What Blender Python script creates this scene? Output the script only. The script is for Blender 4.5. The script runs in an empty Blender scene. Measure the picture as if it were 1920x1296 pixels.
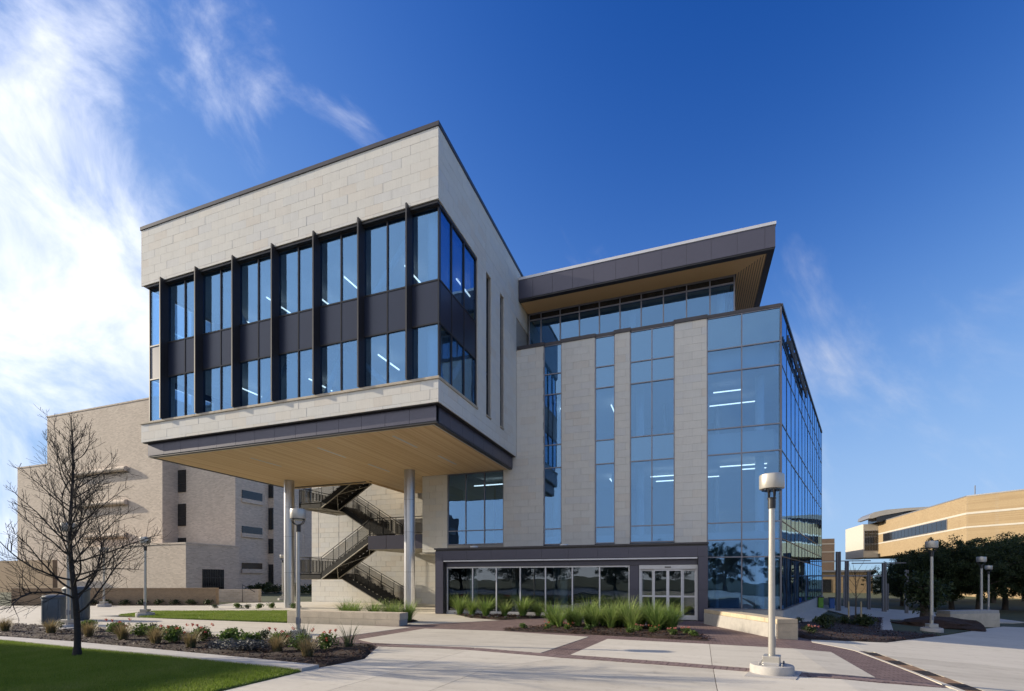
import bpy, bmesh, math, random
import numpy as np
from mathutils import Vector, Matrix
rnd = random.Random(7)
sc = bpy.context.scene
COL = sc.collection

# ------------------------------------------------------------------ camera
cam_d = bpy.data.cameras.new('camera'); cam = bpy.data.objects.new('camera', cam_d); COL.objects.link(cam)
YAW = math.atan(330 / 915.0)
cam.location = (0, 0, 1.75); cam.rotation_euler = (math.radians(90), 0, YAW)
cam_d.sensor_width = 36; cam_d.lens = 915 / 1920 * 36; cam_d.shift_y = 437 / 1920
cam_d.clip_start = 0.1; cam_d.clip_end = 3000
sc.camera = cam

# ------------------------------------------------------------------ sun + sky
SUN = Vector((1, .155, -.38)).normalized()
EL = math.asin(-SUN.z); ROT = math.atan2(-SUN.x, -SUN.y)
sun_d = bpy.data.lights.new('sun', 'SUN'); sun_d.energy = 2.15; sun_d.angle = math.radians(.5); sun_d.color = (1, .875, .69)
sun = bpy.data.objects.new('sun', sun_d); COL.objects.link(sun); sun.location = (-40, -10, 30)
sun.rotation_euler = SUN.to_track_quat('-Z', 'Y').to_euler()

world = bpy.data.worlds.new('World'); sc.world = world; world.use_nodes = True
CLOUD_OFF = (.4, 6.2, 7.7)
def build_world():
    nt = world.node_tree; N = nt.nodes; L = nt.links; N.clear()
    def nd(t, **k):
        n = N.new(t)
        for a, b in k.items(): setattr(n, a, b)
        return n
    def math_(op, a, b=None, c=None):
        n = nd('ShaderNodeMath', operation=op)
        for i, v in enumerate((a, b, c)):
            if v is None: continue
            if isinstance(v, (int, float)): n.inputs[i].default_value = v
            else: L.new(v, n.inputs[i])
        return n.outputs[0]
    out = nd('ShaderNodeOutputWorld'); bg = nd('ShaderNodeBackground')
    sky = nd('ShaderNodeTexSky'); sky.sky_type = 'NISHITA'; sky.sun_disc = False
    sky.sun_elevation = EL; sky.sun_rotation = ROT; sky.air_density = 1.0; sky.dust_density = .25; sky.ozone_density = 4.0; sky.altitude = 200
    hs = nd('ShaderNodeHueSaturation'); hs.inputs['Hue'].default_value = .5; hs.inputs['Saturation'].default_value = 1.16; hs.inputs['Value'].default_value = 1.0
    def vmath(op, a, b):
        n = nd('ShaderNodeVectorMath', operation=op); L.new(a, n.inputs[0])
        if isinstance(b, tuple): n.inputs[1].default_value = b
        else: L.new(b, n.inputs[1])
        return n.outputs[0]
    # the photograph's tone curve for clear sky (deep overhead, gentle along the horizon), the same in every direction
    gm = nd('ShaderNodeGamma'); gm.inputs[1].default_value = 2.6
    L.new(vmath('MULTIPLY', sky.outputs[0], (1 / .93, 1 / 1.6, 1 / 2.3)), gm.inputs[0])
    sh = vmath('MULTIPLY', vmath('DIVIDE', gm.outputs[0], vmath('ADD', gm.outputs[0], (1, 1, 1))), (.98, 1.40, 2.08))
    L.new(sh, hs.inputs['Color'])
    tc = nd('ShaderNodeTexCoord')
    def dot(v):
        n = nd('ShaderNodeVectorMath', operation='DOT_PRODUCT'); L.new(tc.outputs['Generated'], n.inputs[0]); n.inputs[1].default_value = v; return n.outputs['Value']
    # wisps drawn out along one wind direction
    w1 = Vector((.62, .10, -.78)).normalized(); w2 = w1.cross(Vector((0, 1, 0))).normalized(); w3 = w1.cross(w2)
    cmb = nd('ShaderNodeCombineXYZ'); L.new(math_('MULTIPLY', dot(w1), 1.5), cmb.inputs[0]); L.new(math_('MULTIPLY', dot(w2), 3.6), cmb.inputs[1]); L.new(math_('MULTIPLY', dot(w3), 3.0), cmb.inputs[2])
    mp = nd('ShaderNodeMapping'); mp.inputs['Location'].default_value = CLOUD_OFF; L.new(cmb.outputs[0], mp.inputs[0])
    n1 = nd('ShaderNodeTexNoise'); n1.inputs['Scale'].default_value = 1.7; n1.inputs['Detail'].default_value = 12; n1.inputs['Roughness'].default_value = .6; n1.inputs['Distortion'].default_value = .55
    L.new(mp.outputs[0], n1.inputs['Vector'])
    n2 = nd('ShaderNodeTexNoise'); n2.inputs['Scale'].default_value = .6; n2.inputs['Detail'].default_value = 3
    L.new(mp.outputs[0], n2.inputs['Vector'])
    # cloudier sunward and behind the camera, thickened there to fill the shaded front
    side = nd('ShaderNodeMapRange', interpolation_type='SMOOTHSTEP'); side.inputs['From Min'].default_value = -.55; side.inputs['From Max'].default_value = 1.0
    side.inputs['To Min'].default_value = 0.0; side.inputs['To Max'].default_value = .68
    L.new(dot(Vector((-.68, -.70, .10)).normalized()), side.inputs['Value'])
    s = math_('ADD', n1.outputs['Fac'], math_('MULTIPLY', math_('SUBTRACT', n2.outputs['Fac'], .5), .7))
    s = math_('ADD', s, side.outputs[0])
    s = math_('SUBTRACT', s, math_('MULTIPLY', math_('MAXIMUM', math_('SUBTRACT', dot((0, 0, 1)), .42), 0.0), .72))
    mr = nd('ShaderNodeMapRange', interpolation_type='SMOOTHSTEP'); mr.inputs['From Min'].default_value = .56; mr.inputs['From Max'].default_value = 1.08
    L.new(s, mr.inputs['Value'])
    fac = math_('MULTIPLY', mr.outputs[0], .95)
    # brighter cloud near the sun (forward scattering)
    vs = nd('ShaderNodeVectorMath', operation='DOT_PRODUCT'); L.new(tc.outputs['Generated'], vs.inputs[0]); vs.inputs[1].default_value = -SUN
    br = nd('ShaderNodeMapRange'); br.inputs['From Min'].default_value = -.2; br.inputs['From Max'].default_value = .9; br.inputs['To Min'].default_value = 1.9; br.inputs['To Max'].default_value = 3.0
    L.new(vs.outputs['Value'], br.inputs['Value'])
    cc = nd('ShaderNodeCombineXYZ')
    L.new(math_('MULTIPLY', br.outputs[0], .97), cc.inputs[0]); L.new(math_('MULTIPLY', br.outputs[0], .98), cc.inputs[1]); L.new(math_('MULTIPLY', br.outputs[0], 1.04), cc.inputs[2])
    mix = nd('ShaderNodeMix', data_type='RGBA')
    L.new(fac, mix.inputs[0]); L.new(hs.outputs[0], mix.inputs[6]); L.new(cc.outputs[0], mix.inputs[7])
    L.new(mix.outputs[2], bg.inputs['Color']); bg.inputs['Strength'].default_value = .14
    L.new(bg.outputs[0], out.inputs['Surface'])
build_world()
sc.view_settings.view_transform = 'Standard'; sc.view_settings.look = 'None'; sc.view_settings.gamma = 1
sc.view_settings.use_curve_mapping = False; sc.view_settings.exposure = 1.75
sc.cycles.max_bounces = 8; sc.cycles.transparent_max_bounces = 24; sc.cycles.glossy_bounces = 5
sc.cycles.caustics_reflective = False; sc.cycles.caustics_refractive = False

# ------------------------------------------------------------------ materials
MATS = {}
def newmat(name):
    m = bpy.data.materials.new(name); m.use_nodes = True; nt = m.node_tree; nt.nodes.clear()
    out = nt.nodes.new('ShaderNodeOutputMaterial'); MATS[name] = m
    return m, nt, out
def setin(n, **k):
    for a, b in k.items(): n.inputs[a.replace('_', ' ')].default_value = b
def rgba(c): return (c[0], c[1], c[2], 1)
def noise(nt, vec, scale, detail=4, rough=.55):
    n = nt.nodes.new('ShaderNodeTexNoise'); setin(n, Scale=scale, Detail=detail, Roughness=rough); nt.links.new(vec, n.inputs['Vector']); return n.outputs['Fac']
def ramp(nt, fac, stops):
    r = nt.nodes.new('ShaderNodeValToRGB'); e = r.color_ramp.elements
    while len(e) > 1: e.remove(e[-1])
    for i, (p, c) in enumerate(stops):
        x = e[0] if i == 0 else e.new(p)
        x.position = p; x.color = rgba(c)
    nt.links.new(fac, r.inputs[0]); return r.outputs[0]
def mixc(nt, fac, a, b, mode='MIX'):
    m = nt.nodes.new('ShaderNodeMix'); m.data_type = 'RGBA'; m.blend_type = mode
    for s, v in ((0, fac), (6, a), (7, b)):
        if isinstance(v, (int, float)): m.inputs[s].default_value = v
        elif isinstance(v, tuple): m.inputs[s].default_value = rgba(v)
        else: nt.links.new(v, m.inputs[s])
    return m.outputs[2]
def mth(nt, op, a, b=None):
    n = nt.nodes.new('ShaderNodeMath'); n.operation = op
    for i, v in enumerate((a, b)):
        if v is None: continue
        if isinstance(v, (int, float)): n.inputs[i].default_value = v
        else: nt.links.new(v, n.inputs[i])
    return n.outputs[0]
def pos(nt, mode='P'):
    if mode == 'P': return nt.nodes.new('ShaderNodeNewGeometry').outputs['Position']
    return nt.nodes.new('ShaderNodeTexCoord').outputs['Object']
def bump(nt, h, strength, dist=.02, normal=None):
    b = nt.nodes.new('ShaderNodeBump'); setin(b, Strength=strength, Distance=dist); nt.links.new(h, b.inputs['Height'])
    if normal: nt.links.new(normal, b.inputs['Normal'])
    return b.outputs[0]
def bsdf(nt, out, color, rough=.6, metal=0, normal=None, spec=.5):
    p = nt.nodes.new('ShaderNodeBsdfPrincipled')
    for k, v in (('Base Color', color), ('Roughness', rough), ('Metallic', metal), ('Specular IOR Level', spec)):
        if isinstance(v, (int, float)): p.inputs[k].default_value = v
        elif isinstance(v, tuple): p.inputs[k].default_value = rgba(v)
        else: nt.links.new(v, p.inputs[k])
    if normal: nt.links.new(normal, p.inputs['Normal'])
    nt.links.new(p.outputs[0], out.inputs[0]); return p
def M(name, col, rough=.6, var=.15, scale=3.0, metal=0, bmp=0, bscale=40, spec=.5, mode='P', rvar=0):
    m, nt, out = newmat(name); v = pos(nt, mode)
    n = noise(nt, v, scale, 6); n2 = noise(nt, v, scale * 9, 4)
    f = mth(nt, 'ADD', mth(nt, 'MULTIPLY', n, .65), mth(nt, 'MULTIPLY', n2, .35))
    lo = tuple(max(0, c * (1 - var * 1.6)) for c in col); hi = tuple(min(1, c * (1 + var * 1.6)) for c in col)
    c = ramp(nt, f, [(.25, lo), (.75, hi)])
    nrm = bump(nt, noise(nt, v, bscale, 5), bmp, .02) if bmp else None
    r = rough
    if rvar: r = mth(nt, 'ADD', rough - rvar / 2, mth(nt, 'MULTIPLY', n, rvar))
    bsdf(nt, out, c, r, metal, nrm, spec); return m

M('dark_metal', (.030, .028, .030), .42, .12, 2, 0, 0, spec=.45)
M('coping_metal', (.055, .050, .055), .4, .1, 2, .2)
M('purple_panel', (.078, .076, .104), .33, .05, .6, .3, spec=.5)
M('spandrel_metal', (.030, .038, .066), .32, .05, .6, .25)
M('silver_metal', (.60, .60, .62), .38, .05, 2, .15)
M('mullion_metal', (.22, .22, .25), .4, .08, 2, .4)
M('column_metal', (.50, .50, .51), .32, .05, 1.2, .85)
M('lamp_paint', (.44, .42, .38), .36, .06, 4, .45, mode='O')
M('black_metal', (.018, .017, .018), .45, .2, 8, 0, mode='O')
M('stair_black', (.004, .004, .004), .7, .2, 6)
M('stair_under', (.36, .33, .27), .7, .12, 3)
M('interior_wall', (.55, .55, .54), .8, .05, 1)
M('interior_ceiling', (.66, .66, .66), .85, .04, 1)
M('interior_floor', (.22, .22, .22), .5, .1, 2)
M('interior_column', (.78, .79, .80), .6, .03, 1)
M('mortar', (.36, .34, .31), .9, .1, 8)
M('cast_stone', (.49, .42, .32), .8, .14, 3, 0, .25, 50)
M('cast_stone_warm', (.50, .41, .28), .8, .16, 3, 0, .25, 50)
M('white_band', (.45, .42, .36), .8, .06, 2)
M('curb_concrete', (.42, .40, .37), .85, .12, 4, 0, .2, 60)
M('asphalt', (.05, .05, .052), .9, .2, 3, 0, .3, 80)
M('window_dark', (.015, .016, .018), .12, .1, 2, 0, spec=.6)
M('bin_plastic', (.075, .095, .115), .5, .12, 6, mode='O')
M('roof_metal', (.20, .20, .21), .5, .1, 2, .3)
M('bark_dark', (.028, .023, .020), .9, .35, 14, 0, .6, 60, mode='O')
M('bark_oak', (.06, .048, .038), .9, .3, 10, 0, .6, 40, mode='O')
M('stone_boulder', (.10, .10, .105), .9, .3, 5, 0, .8, 16, mode='O')
M('rust', (.21, .13, .075), .85, .35, 10, 0, .3, 60)
M('grate_iron', (.030, .024, .02), .7, .3, 10)
M('wood_stake', (.30, .25, .15), .8, .2, 10, mode='O')

def stone_mat(name, stops, seed=0):
    m, nt, out = newmat(name); v = pos(nt)
    oi = nt.nodes.new('ShaderNodeObjectInfo').outputs['Random']
    at = nt.nodes.new('ShaderNodeAttribute'); at.attribute_name = 'rnd'
    r = mth(nt, 'FRACT', mth(nt, 'ADD', oi, at.outputs['Fac']))
    c = ramp(nt, r, stops)
    n = noise(nt, v, 2.2, 6); n2 = noise(nt, v, 26, 5)
    mp = nt.nodes.new('ShaderNodeMapping'); mp.inputs['Scale'].default_value = (22, 22, .8); nt.links.new(v, mp.inputs[0])
    n3 = noise(nt, mp.outputs[0], 2.0, 3)
    k = mth(nt, 'ADD', mth(nt, 'MULTIPLY', n, .14), mth(nt, 'ADD', mth(nt, 'MULTIPLY', n2, .10), mth(nt, 'MULTIPLY', n3, .18)))
    k = mth(nt, 'ADD', k, .79)
    cm = nt.nodes.new('ShaderNodeCombineXYZ')
    for i in range(3): nt.links.new(k, cm.inputs[i])
    c2 = mixc(nt, 1.0, c, cm.outputs[0], 'MULTIPLY')
    bsdf(nt, out, c2, .8, 0, bump(nt, mth(nt, 'ADD', n2, n3), .16, .01), .3); return m
stone_mat('limestone', [(0, (.66, .64, .58)), (.3, (.69, .665, .60)), (.55, (.67, .655, .60)), (.72, (.645, .635, .60)), (.84, (.695, .66, .585)), (.96, (.66, .615, .54)), (1, (.67, .645, .585))])

def brick_mat(name, c1, c2, mort, bw=.22, bh=.075, msize=.012, bstr=.35, horizontal=False, big=.25):
    m, nt, out = newmat(name); v = pos(nt)
    s = nt.nodes.new('ShaderNodeSeparateXYZ'); nt.links.new(v, s.inputs[0])
    cb = nt.nodes.new('ShaderNodeCombineXYZ')
    if horizontal:
        nt.links.new(s.outputs[0], cb.inputs[0]); nt.links.new(s.outputs[1], cb.inputs[1])
    else:
        nt.links.new(mth(nt, 'ADD', s.outputs[0], s.outputs[1]), cb.inputs[0]); nt.links.new(s.outputs[2], cb.inputs[1])
    b = nt.nodes.new('ShaderNodeTexBrick'); nt.links.new(cb.outputs[0], b.inputs['Vector'])
    setin(b, Scale=1.0, Mortar_Size=msize, Mortar_Smooth=.2, Bias=0, Brick_Width=bw, Row_Height=bh)
    b.inputs['Color1'].default_value = rgba(c1); b.inputs['Color2'].default_value = rgba(c2); b.inputs['Mortar'].default_value = rgba(mort)
    n = noise(nt, v, .35, 6, .6); n2 = noise(nt, v, 7, 5)
    k = mth(nt, 'ADD', mth(nt, 'MULTIPLY', n, big), mth(nt, 'ADD', mth(nt, 'MULTIPLY', n2, .3), .85 - big / 2))
    cm = nt.nodes.new('ShaderNodeCombineXYZ')
    for i in range(3): nt.links.new(k, cm.inputs[i])
    c = mixc(nt, 1.0, b.outputs['Color'], cm.outputs[0], 'MULTIPLY')
    nrm = bump(nt, mth(nt, 'SUBTRACT', mth(nt, 'MULTIPLY', n2, .4), b.outputs['Fac']), bstr, .008)
    bsdf(nt, out, c, .85, 0, nrm, .3); return m
brick_mat('brick_beige', (.62, .52, .42), (.46, .375, .295), (.56, .49, .41), bw=.4, bh=.13, msize=.02)
brick_mat('brick_tan', (.335, .25, .145), (.285, .205, .115), (.31, .24, .155), bw=.4, bh=.14)
brick_mat('brick_brown', (.20, .14, .10), (.16, .115, .085), (.2, .16, .12), bw=.4, bh=.14)
brick_mat('brick_wall_low', (.34, .235, .14), (.28, .19, .115), (.30, .24, .17))
brick_mat('paver', (.215, .15, .135), (.15, .102, .096), (.045, .036, .03), bw=.21, bh=.105, msize=.007, horizontal=True, big=.35)

def concrete_mat():
    m, nt, out = newmat('concrete'); v = pos(nt)
    oi = nt.nodes.new('ShaderNodeObjectInfo').outputs['Random']
    n = noise(nt, v, .55, 8, .62); n2 = noise(nt, v, 18, 6, .6); n3 = noise(nt, v, 120, 3)
    mp = nt.nodes.new('ShaderNodeMapping'); mp.inputs['Scale'].default_value = (.25, 2.4, 1); mp.inputs['Rotation'].default_value = (0, 0, .12); nt.links.new(v, mp.inputs[0])
    n4 = noise(nt, mp.outputs[0], 1.4, 6, .6)
    f = mth(nt, 'ADD', mth(nt, 'MULTIPLY', n, .4), mth(nt, 'ADD', mth(nt, 'MULTIPLY', n2, .15), mth(nt, 'MULTIPLY', n4, .45)))
    f = mth(nt, 'ADD', f, mth(nt, 'MULTIPLY', mth(nt, 'SUBTRACT', oi, .5), .22))
    spots = ramp(nt, noise(nt, v, 3.1, 9, .7), [(.28, (.68, .66, .63)), (.36, (.90, .89, .88)), (.46, (1, 1, 1)), (1, (1, 1, 1))])
    c = ramp(nt, f, [(.28, (.415, .38, .315)), (.5, (.53, .49, .41)), (.72, (.61, .565, .48))])
    c = mixc(nt, 1.0, c, spots, 'MULTIPLY')
    bsdf(nt, out, c, .82, 0, bump(nt, mth(nt, 'ADD', n2, mth(nt, 'MULTIPLY', n3, .6)), .12, .01), .3)
concrete_mat()

def wood_mat():
    m, nt, out = newmat('wood'); v = pos(nt)
    at = nt.nodes.new('ShaderNodeAttribute'); at.attribute_name = 'rnd'
    mp = nt.nodes.new('ShaderNodeMapping'); mp.inputs['Scale'].default_value = (6, 1.2, 6); nt.links.new(v, mp.inputs[0])
    n = noise(nt, mp.outputs[0], 3.0, 6)
    f = mth(nt, 'ADD', mth(nt, 'MULTIPLY', n, .4), mth(nt, 'MULTIPLY', at.outputs['Fac'], .6))
    c = ramp(nt, f, [(.2, (.68, .47, .245)), (.5, (.77, .56, .32)), (.85, (.82, .63, .39))])
    bsdf(nt, out, c, .5, 0, None, .4)
wood_mat()

def glass_mat(name, tint, refl, base_r, ior_pow=3.2, rgain=.72, wave=.0045, wscale=.8):
    m, nt, out = newmat(name); v = pos(nt)
    n = noise(nt, v, wscale, 2, .4)
    b = nt.nodes.new('ShaderNodeBump'); setin(b, Strength=1.0, Distance=wave); nt.links.new(n, b.inputs['Height'])
    g = nt.nodes.new('ShaderNodeBsdfGlossy'); g.inputs['Roughness'].default_value = 0.0; g.inputs['Color'].default_value = rgba(refl); nt.links.new(b.outputs[0], g.inputs['Normal'])
    t = nt.nodes.new('ShaderNodeBsdfTransparent'); t.inputs['Color'].default_value = rgba(tint)
    lw = nt.nodes.new('ShaderNodeLayerWeight'); lw.inputs['Blend'].default_value = .5
    f = mth(nt, 'ADD', mth(nt, 'MULTIPLY', mth(nt, 'POWER', lw.outputs['Facing'], ior_pow), rgain), base_r)
    f = mth(nt, 'MINIMUM', f, .96)
    mx = nt.nodes.new('ShaderNodeMixShader'); nt.links.new(f, mx.inputs[0]); nt.links.new(t.outputs[0], mx.inputs[1]); nt.links.new(g.outputs[0], mx.inputs[2])
    nt.links.new(mx.outputs[0], out.inputs[0]); return m
glass_mat('glass', (.62, .76, .88), (.36, .64, 1.0), .20)
glass_mat('glass_clear', (.55, .62, .64), (.9, .95, 1.0), .10)
def opaque_glass(name, base, refl, base_r):
    m, nt, out = newmat(name)
    d = nt.nodes.new('ShaderNodeBsdfDiffuse'); d.inputs['Color'].default_value = rgba(base)
    g = nt.nodes.new('ShaderNodeBsdfGlossy'); g.inputs['Roughness'].default_value = .01; g.inputs['Color'].default_value = rgba(refl)
    lw = nt.nodes.new('ShaderNodeLayerWeight'); lw.inputs['Blend'].default_value = .5
    f = mth(nt, 'ADD', mth(nt, 'MULTIPLY', mth(nt, 'POWER', lw.outputs['Facing'], 3.2), .6), base_r)
    mx = nt.nodes.new('ShaderNodeMixShader'); nt.links.new(f, mx.inputs[0]); nt.links.new(d.outputs[0], mx.inputs[1]); nt.links.new(g.outputs[0], mx.inputs[2])
    nt.links.new(mx.outputs[0], out.inputs[0])
opaque_glass('spandrel_glass', (.02, .075, .16), (.36, .64, 1), .30)
def emit(name, col, s):
    m, nt, out = newmat(name); e = nt.nodes.new('ShaderNodeEmission'); e.inputs[0].default_value = rgba(col); e.inputs[1].default_value = s
    nt.links.new(e.outputs[0], out.inputs[0])
emit('strip_light', (1, .92, .80), .85)

def leaf_mat(name, cols, rough=.55, trans=.35, patch=0):
    m, nt, out = newmat(name)
    at = nt.nodes.new('ShaderNodeAttribute'); at.attribute_name = 'rnd'
    oi = nt.nodes.new('ShaderNodeObjectInfo').outputs['Random']
    f = mth(nt, 'ADD', mth(nt, 'MULTIPLY', at.outputs['Fac'], .8), mth(nt, 'MULTIPLY', oi, .2))
    if patch: f = mth(nt, 'ADD', mth(nt, 'MULTIPLY', f, 1 - patch), mth(nt, 'MULTIPLY', mth(nt, 'SUBTRACT', mth(nt, 'MULTIPLY', noise(nt, pos(nt), .9, 5, .65), 2.4), .7), patch))
    n = len(cols); c = ramp(nt, f, [(i / (n - 1), k) for i, k in enumerate(cols)])
    p = nt.nodes.new('ShaderNodeBsdfPrincipled'); nt.links.new(c, p.inputs['Base Color']); p.inputs['Roughness'].default_value = rough; p.inputs['Specular IOR Level'].default_value = .3
    t = nt.nodes.new('ShaderNodeBsdfTranslucent'); nt.links.new(c, t.inputs['Color'])
    mx = nt.nodes.new('ShaderNodeMixShader'); mx.inputs[0].default_value = trans
    nt.links.new(p.outputs[0], mx.inputs[1]); nt.links.new(t.outputs[0], mx.inputs[2]); nt.links.new(mx.outputs[0], out.inputs[0])
leaf_mat('lawn_blades', [(.10, .16, .02), (.165, .24, .032), (.22, .28, .055), (.30, .30, .11)], patch=.5)
leaf_mat('oak_leaves', [(.022, .036, .013), (.038, .058, .02), (.06, .075, .028)])
leaf_mat('clump_blades', [(.08, .15, .03), (.16, .26, .055), (.28, .36, .11), (.42, .44, .20)], trans=.4)
leaf_mat('straw_blades', [(.10, .12, .045), (.20, .16, .075), (.32, .24, .13), (.11, .14, .05)])
leaf_mat('shrub_leaves', [(.045, .085, .02), (.085, .14, .03), (.16, .21, .05)])
leaf_mat('grey_leaves', [(.05, .065, .035), (.08, .10, .055), (.12, .13, .08)])
leaf_mat('petals_red', [(.42, .045, .045), (.5, .12, .07), (.5, .22, .16)])
leaf_mat('petals_pink', [(.5, .16, .14), (.55, .28, .22), (.5, .12, .12)])
leaf_mat('petals_violet', [(.14, .09, .22), (.22, .16, .3), (.3, .25, .36)])
leaf_mat('mulch_chips', [(.022, .011, .006), (.045, .022, .012), (.085, .042, .024), (.03, .016, .010)], trans=0)
M('mulch_soil', (.028, .015, .010), .95, .45, 6, 0, .9, 22)
M('lawn_soil', (.09, .12, .025), .95, .3, 4, 0, .5, 40)
M('far_grass', (.045, .055, .022), .95, .3, .25, 0, .3, 6)

# ------------------------------------------------------------------ helpers
def gz(x):
    return 0.0 if x < 2.5 else -.06 * (min(x, 19) - 2.5)
def link(o, parent=None):
    COL.objects.link(o)
    if parent is not None:
        o.parent = parent
        w = parent.get('_w')
        if w is not None: o.matrix_parent_inverse = Matrix.Translation(-Vector(w))
    return o
def tag(o, label=None, cat=None, group=None, kind=None):
    if label: o['label'] = label
    if cat: o['category'] = cat
    if group: o['group'] = group
    if kind: o['kind'] = kind
    return o
def thing(name, label, cat, loc=(0, 0, 0), group=None, local=False, rz=0):
    o = bpy.data.objects.new(name, None); o.empty_display_size = .3; COL.objects.link(o); o.location = loc; o.rotation_euler = (0, 0, rz)
    tag(o, label, cat, group)
    if not local: o['_w'] = tuple(loc)
    return o
def mesh_obj(name, V, F, mat, parent=None, rn=None, smooth=False, mats=None, fm=None):
    me = bpy.data.meshes.new(name); me.from_pydata([tuple(v) for v in V], [], F)
    for m in (mats or [mat]): me.materials.append(MATS[m])
    if fm is not None: me.polygons.foreach_set('material_index', fm)
    if rn is not None:
        a = me.attributes.new('rnd', 'FLOAT', 'FACE'); a.data.foreach_set('value', list(rn))
    if smooth: me.polygons.foreach_set('use_smooth', [True] * len(me.polygons))
    me.update()
    return link(bpy.data.objects.new(name, me), parent)
BF = [(0, 3, 2, 1), (4, 5, 6, 7), (0, 1, 5, 4), (1, 2, 6, 5), (2, 3, 7, 6), (3, 0, 4, 7)]
class MB:
    def __init__(s): s.V = []; s.F = []; s.R = []; s.sm = []
    def box(s, x0, x1, y0, y1, z0, z1, r=None):
        n = len(s.V); s.V += [(x0, y0, z0), (x1, y0, z0), (x1, y1, z0), (x0, y1, z0), (x0, y0, z1), (x1, y0, z1), (x1, y1, z1), (x0, y1, z1)]
        s.F += [tuple(i + n for i in f) for f in BF]; s.R += [rnd.random() if r is None else r] * 6; return s
    def prism(s, poly, z0, z1, r=None):
        """poly: CCW xy list; z0/z1 numbers"""
        n = len(s.V); k = len(poly)
        s.V += [(x, y, z0) for x, y in poly] + [(x, y, z1) for x, y in poly]
        s.F += [tuple(n + i for i in reversed(range(k))), tuple(n + k + i for i in range(k))]
        s.F += [(n + i, n + (i + 1) % k, n + k + (i + 1) % k, n + k + i) for i in range(k)]
        s.R += [rnd.random() if r is None else r] * (k + 2); return s
    def ext(s, poly3, vec, r=None):
        n = len(s.V); k = len(poly3); v = Vector(vec)
        s.V += [tuple(p) for p in poly3] + [tuple(Vector(p) + v) for p in poly3]
        s.F += [tuple(n + i for i in reversed(range(k))), tuple(n + k + i for i in range(k))]
        s.F += [(n + i, n + (i + 1) % k, n + k + (i + 1) % k, n + k + i) for i in range(k)]
        s.R += [rnd.random() if r is None else r] * (k + 2); return s
    def tube(s, pts, rad, n=8, caps=True):
        pts = [Vector(p) for p in pts]
        if isinstance(rad, (int, float)): rad = [rad] * len(pts)
        b = len(s.V); up = None
        for i, p in enumerate(pts):
            t = (pts[min(i + 1, len(pts) - 1)] - pts[max(i - 1, 0)])
            if t.length < 1e-9: t = Vector((0, 0, 1))
            t.normalize()
            if up is None:
                a = Vector((1, 0, 0)) if abs(t.x) < .9 else Vector((0, 1, 0))
                up = t.cross(a).normalized()
            else:
                up = (up - t * up.dot(t)); up = up.normalized() if up.length > 1e-6 else t.orthogonal().normalized()
            w = t.cross(up)
            for j in range(n):
                an = 2 * math.pi * j / n; s.V.append(tuple(p + (up * math.cos(an) + w * math.sin(an)) * rad[i]))
        f0 = len(s.F)
        for i in range(len(pts) - 1):
            for j in range(n):
                s.F.append((b + i * n + j, b + i * n + (j + 1) % n, b + (i + 1) * n + (j + 1) % n, b + (i + 1) * n + j))
        if caps:
            s.F.append(tuple(b + j for j in reversed(range(n)))); s.F.append(tuple(b + (len(pts) - 1) * n + j for j in range(n)))
        s.R += [rnd.random()] * (len(s.F) - f0); return s
    def lathe(s, prof, cx=0, cy=0, n=24):
        b = len(s.V); f0 = len(s.F)
        for r, z in prof:
            for j in range(n):
                a = 2 * math.pi * j / n; s.V.append((cx + r * math.cos(a), cy + r * math.sin(a), z))
        for i in range(len(prof) - 1):
            for j in range(n): s.F.append((b + i * n + j, b + i * n + (j + 1) % n, b + (i + 1) * n + (j + 1) % n, b + (i + 1) * n + j))
        s.F.append(tuple(b + j for j in reversed(range(n)))); s.F.append(tuple(b + (len(prof) - 1) * n + j for j in range(n)))
        s.R += [rnd.random()] * (len(s.F) - f0); return s
    def obj(s, name, mat, parent=None, smooth=False, bevel=0, kind=None):
        o = mesh_obj(name, s.V, s.F, mat, parent, s.R, False)
        if smooth:
            for p in o.data.polygons: p.use_smooth = len(p.vertices) == 4
            md = o.modifiers.new('es', 'EDGE_SPLIT'); md.split_angle = math.radians(38)
        if bevel:
            md = o.modifiers.new('bv', 'BEVEL'); md.width = bevel; md.segments = 2; md.limit_method = 'ANGLE'
        if kind: o['kind'] = kind
        return o
def box(name, x0, x1, y0, y1, z0, z1, mat, parent=None, bevel=0):
    return MB().box(x0, x1, y0, y1, z0, z1).obj(name, mat, parent, bevel=bevel)
_cache = {}
def piece(name, key, build, loc, rz, mat, parent):
    """an individual piece sharing mesh data with its look-alikes"""
    me = _cache.get((name, mat) + key)
    if me is None:
        mb = build(); me = bpy.data.meshes.new(name); me.from_pydata(mb.V, [], mb.F); me.materials.append(MATS[mat]); me.update(); _cache[(name, mat) + key] = me
    o = bpy.data.objects.new(name, me); o.location = loc; o.rotation_euler = rz if isinstance(rz, tuple) else (0, 0, rz)
    return link(o, parent)
def inset(poly, d):
    out = []; n = len(poly)
    for i in range(n):
        p0 = Vector(poly[i - 1]); p1 = Vector(poly[i]); p2 = Vector(poly[(i + 1) % n])
        a = (p1 - p0).normalized(); b = (p2 - p1).normalized()
        na = Vector((-a.y, a.x)); nb = Vector((-b.y, b.x)); m = na + nb
        if m.length < 1e-6: out.append(tuple(p1 + na * d)); continue
        m.normalize(); k = d / max(.35, m.dot(na)); out.append(tuple(p1 + m * k))
    return out
def area(p): return .5 * sum(p[i - 1][0] * p[i][1] - p[i][0] * p[i - 1][1] for i in range(len(p)))
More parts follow.
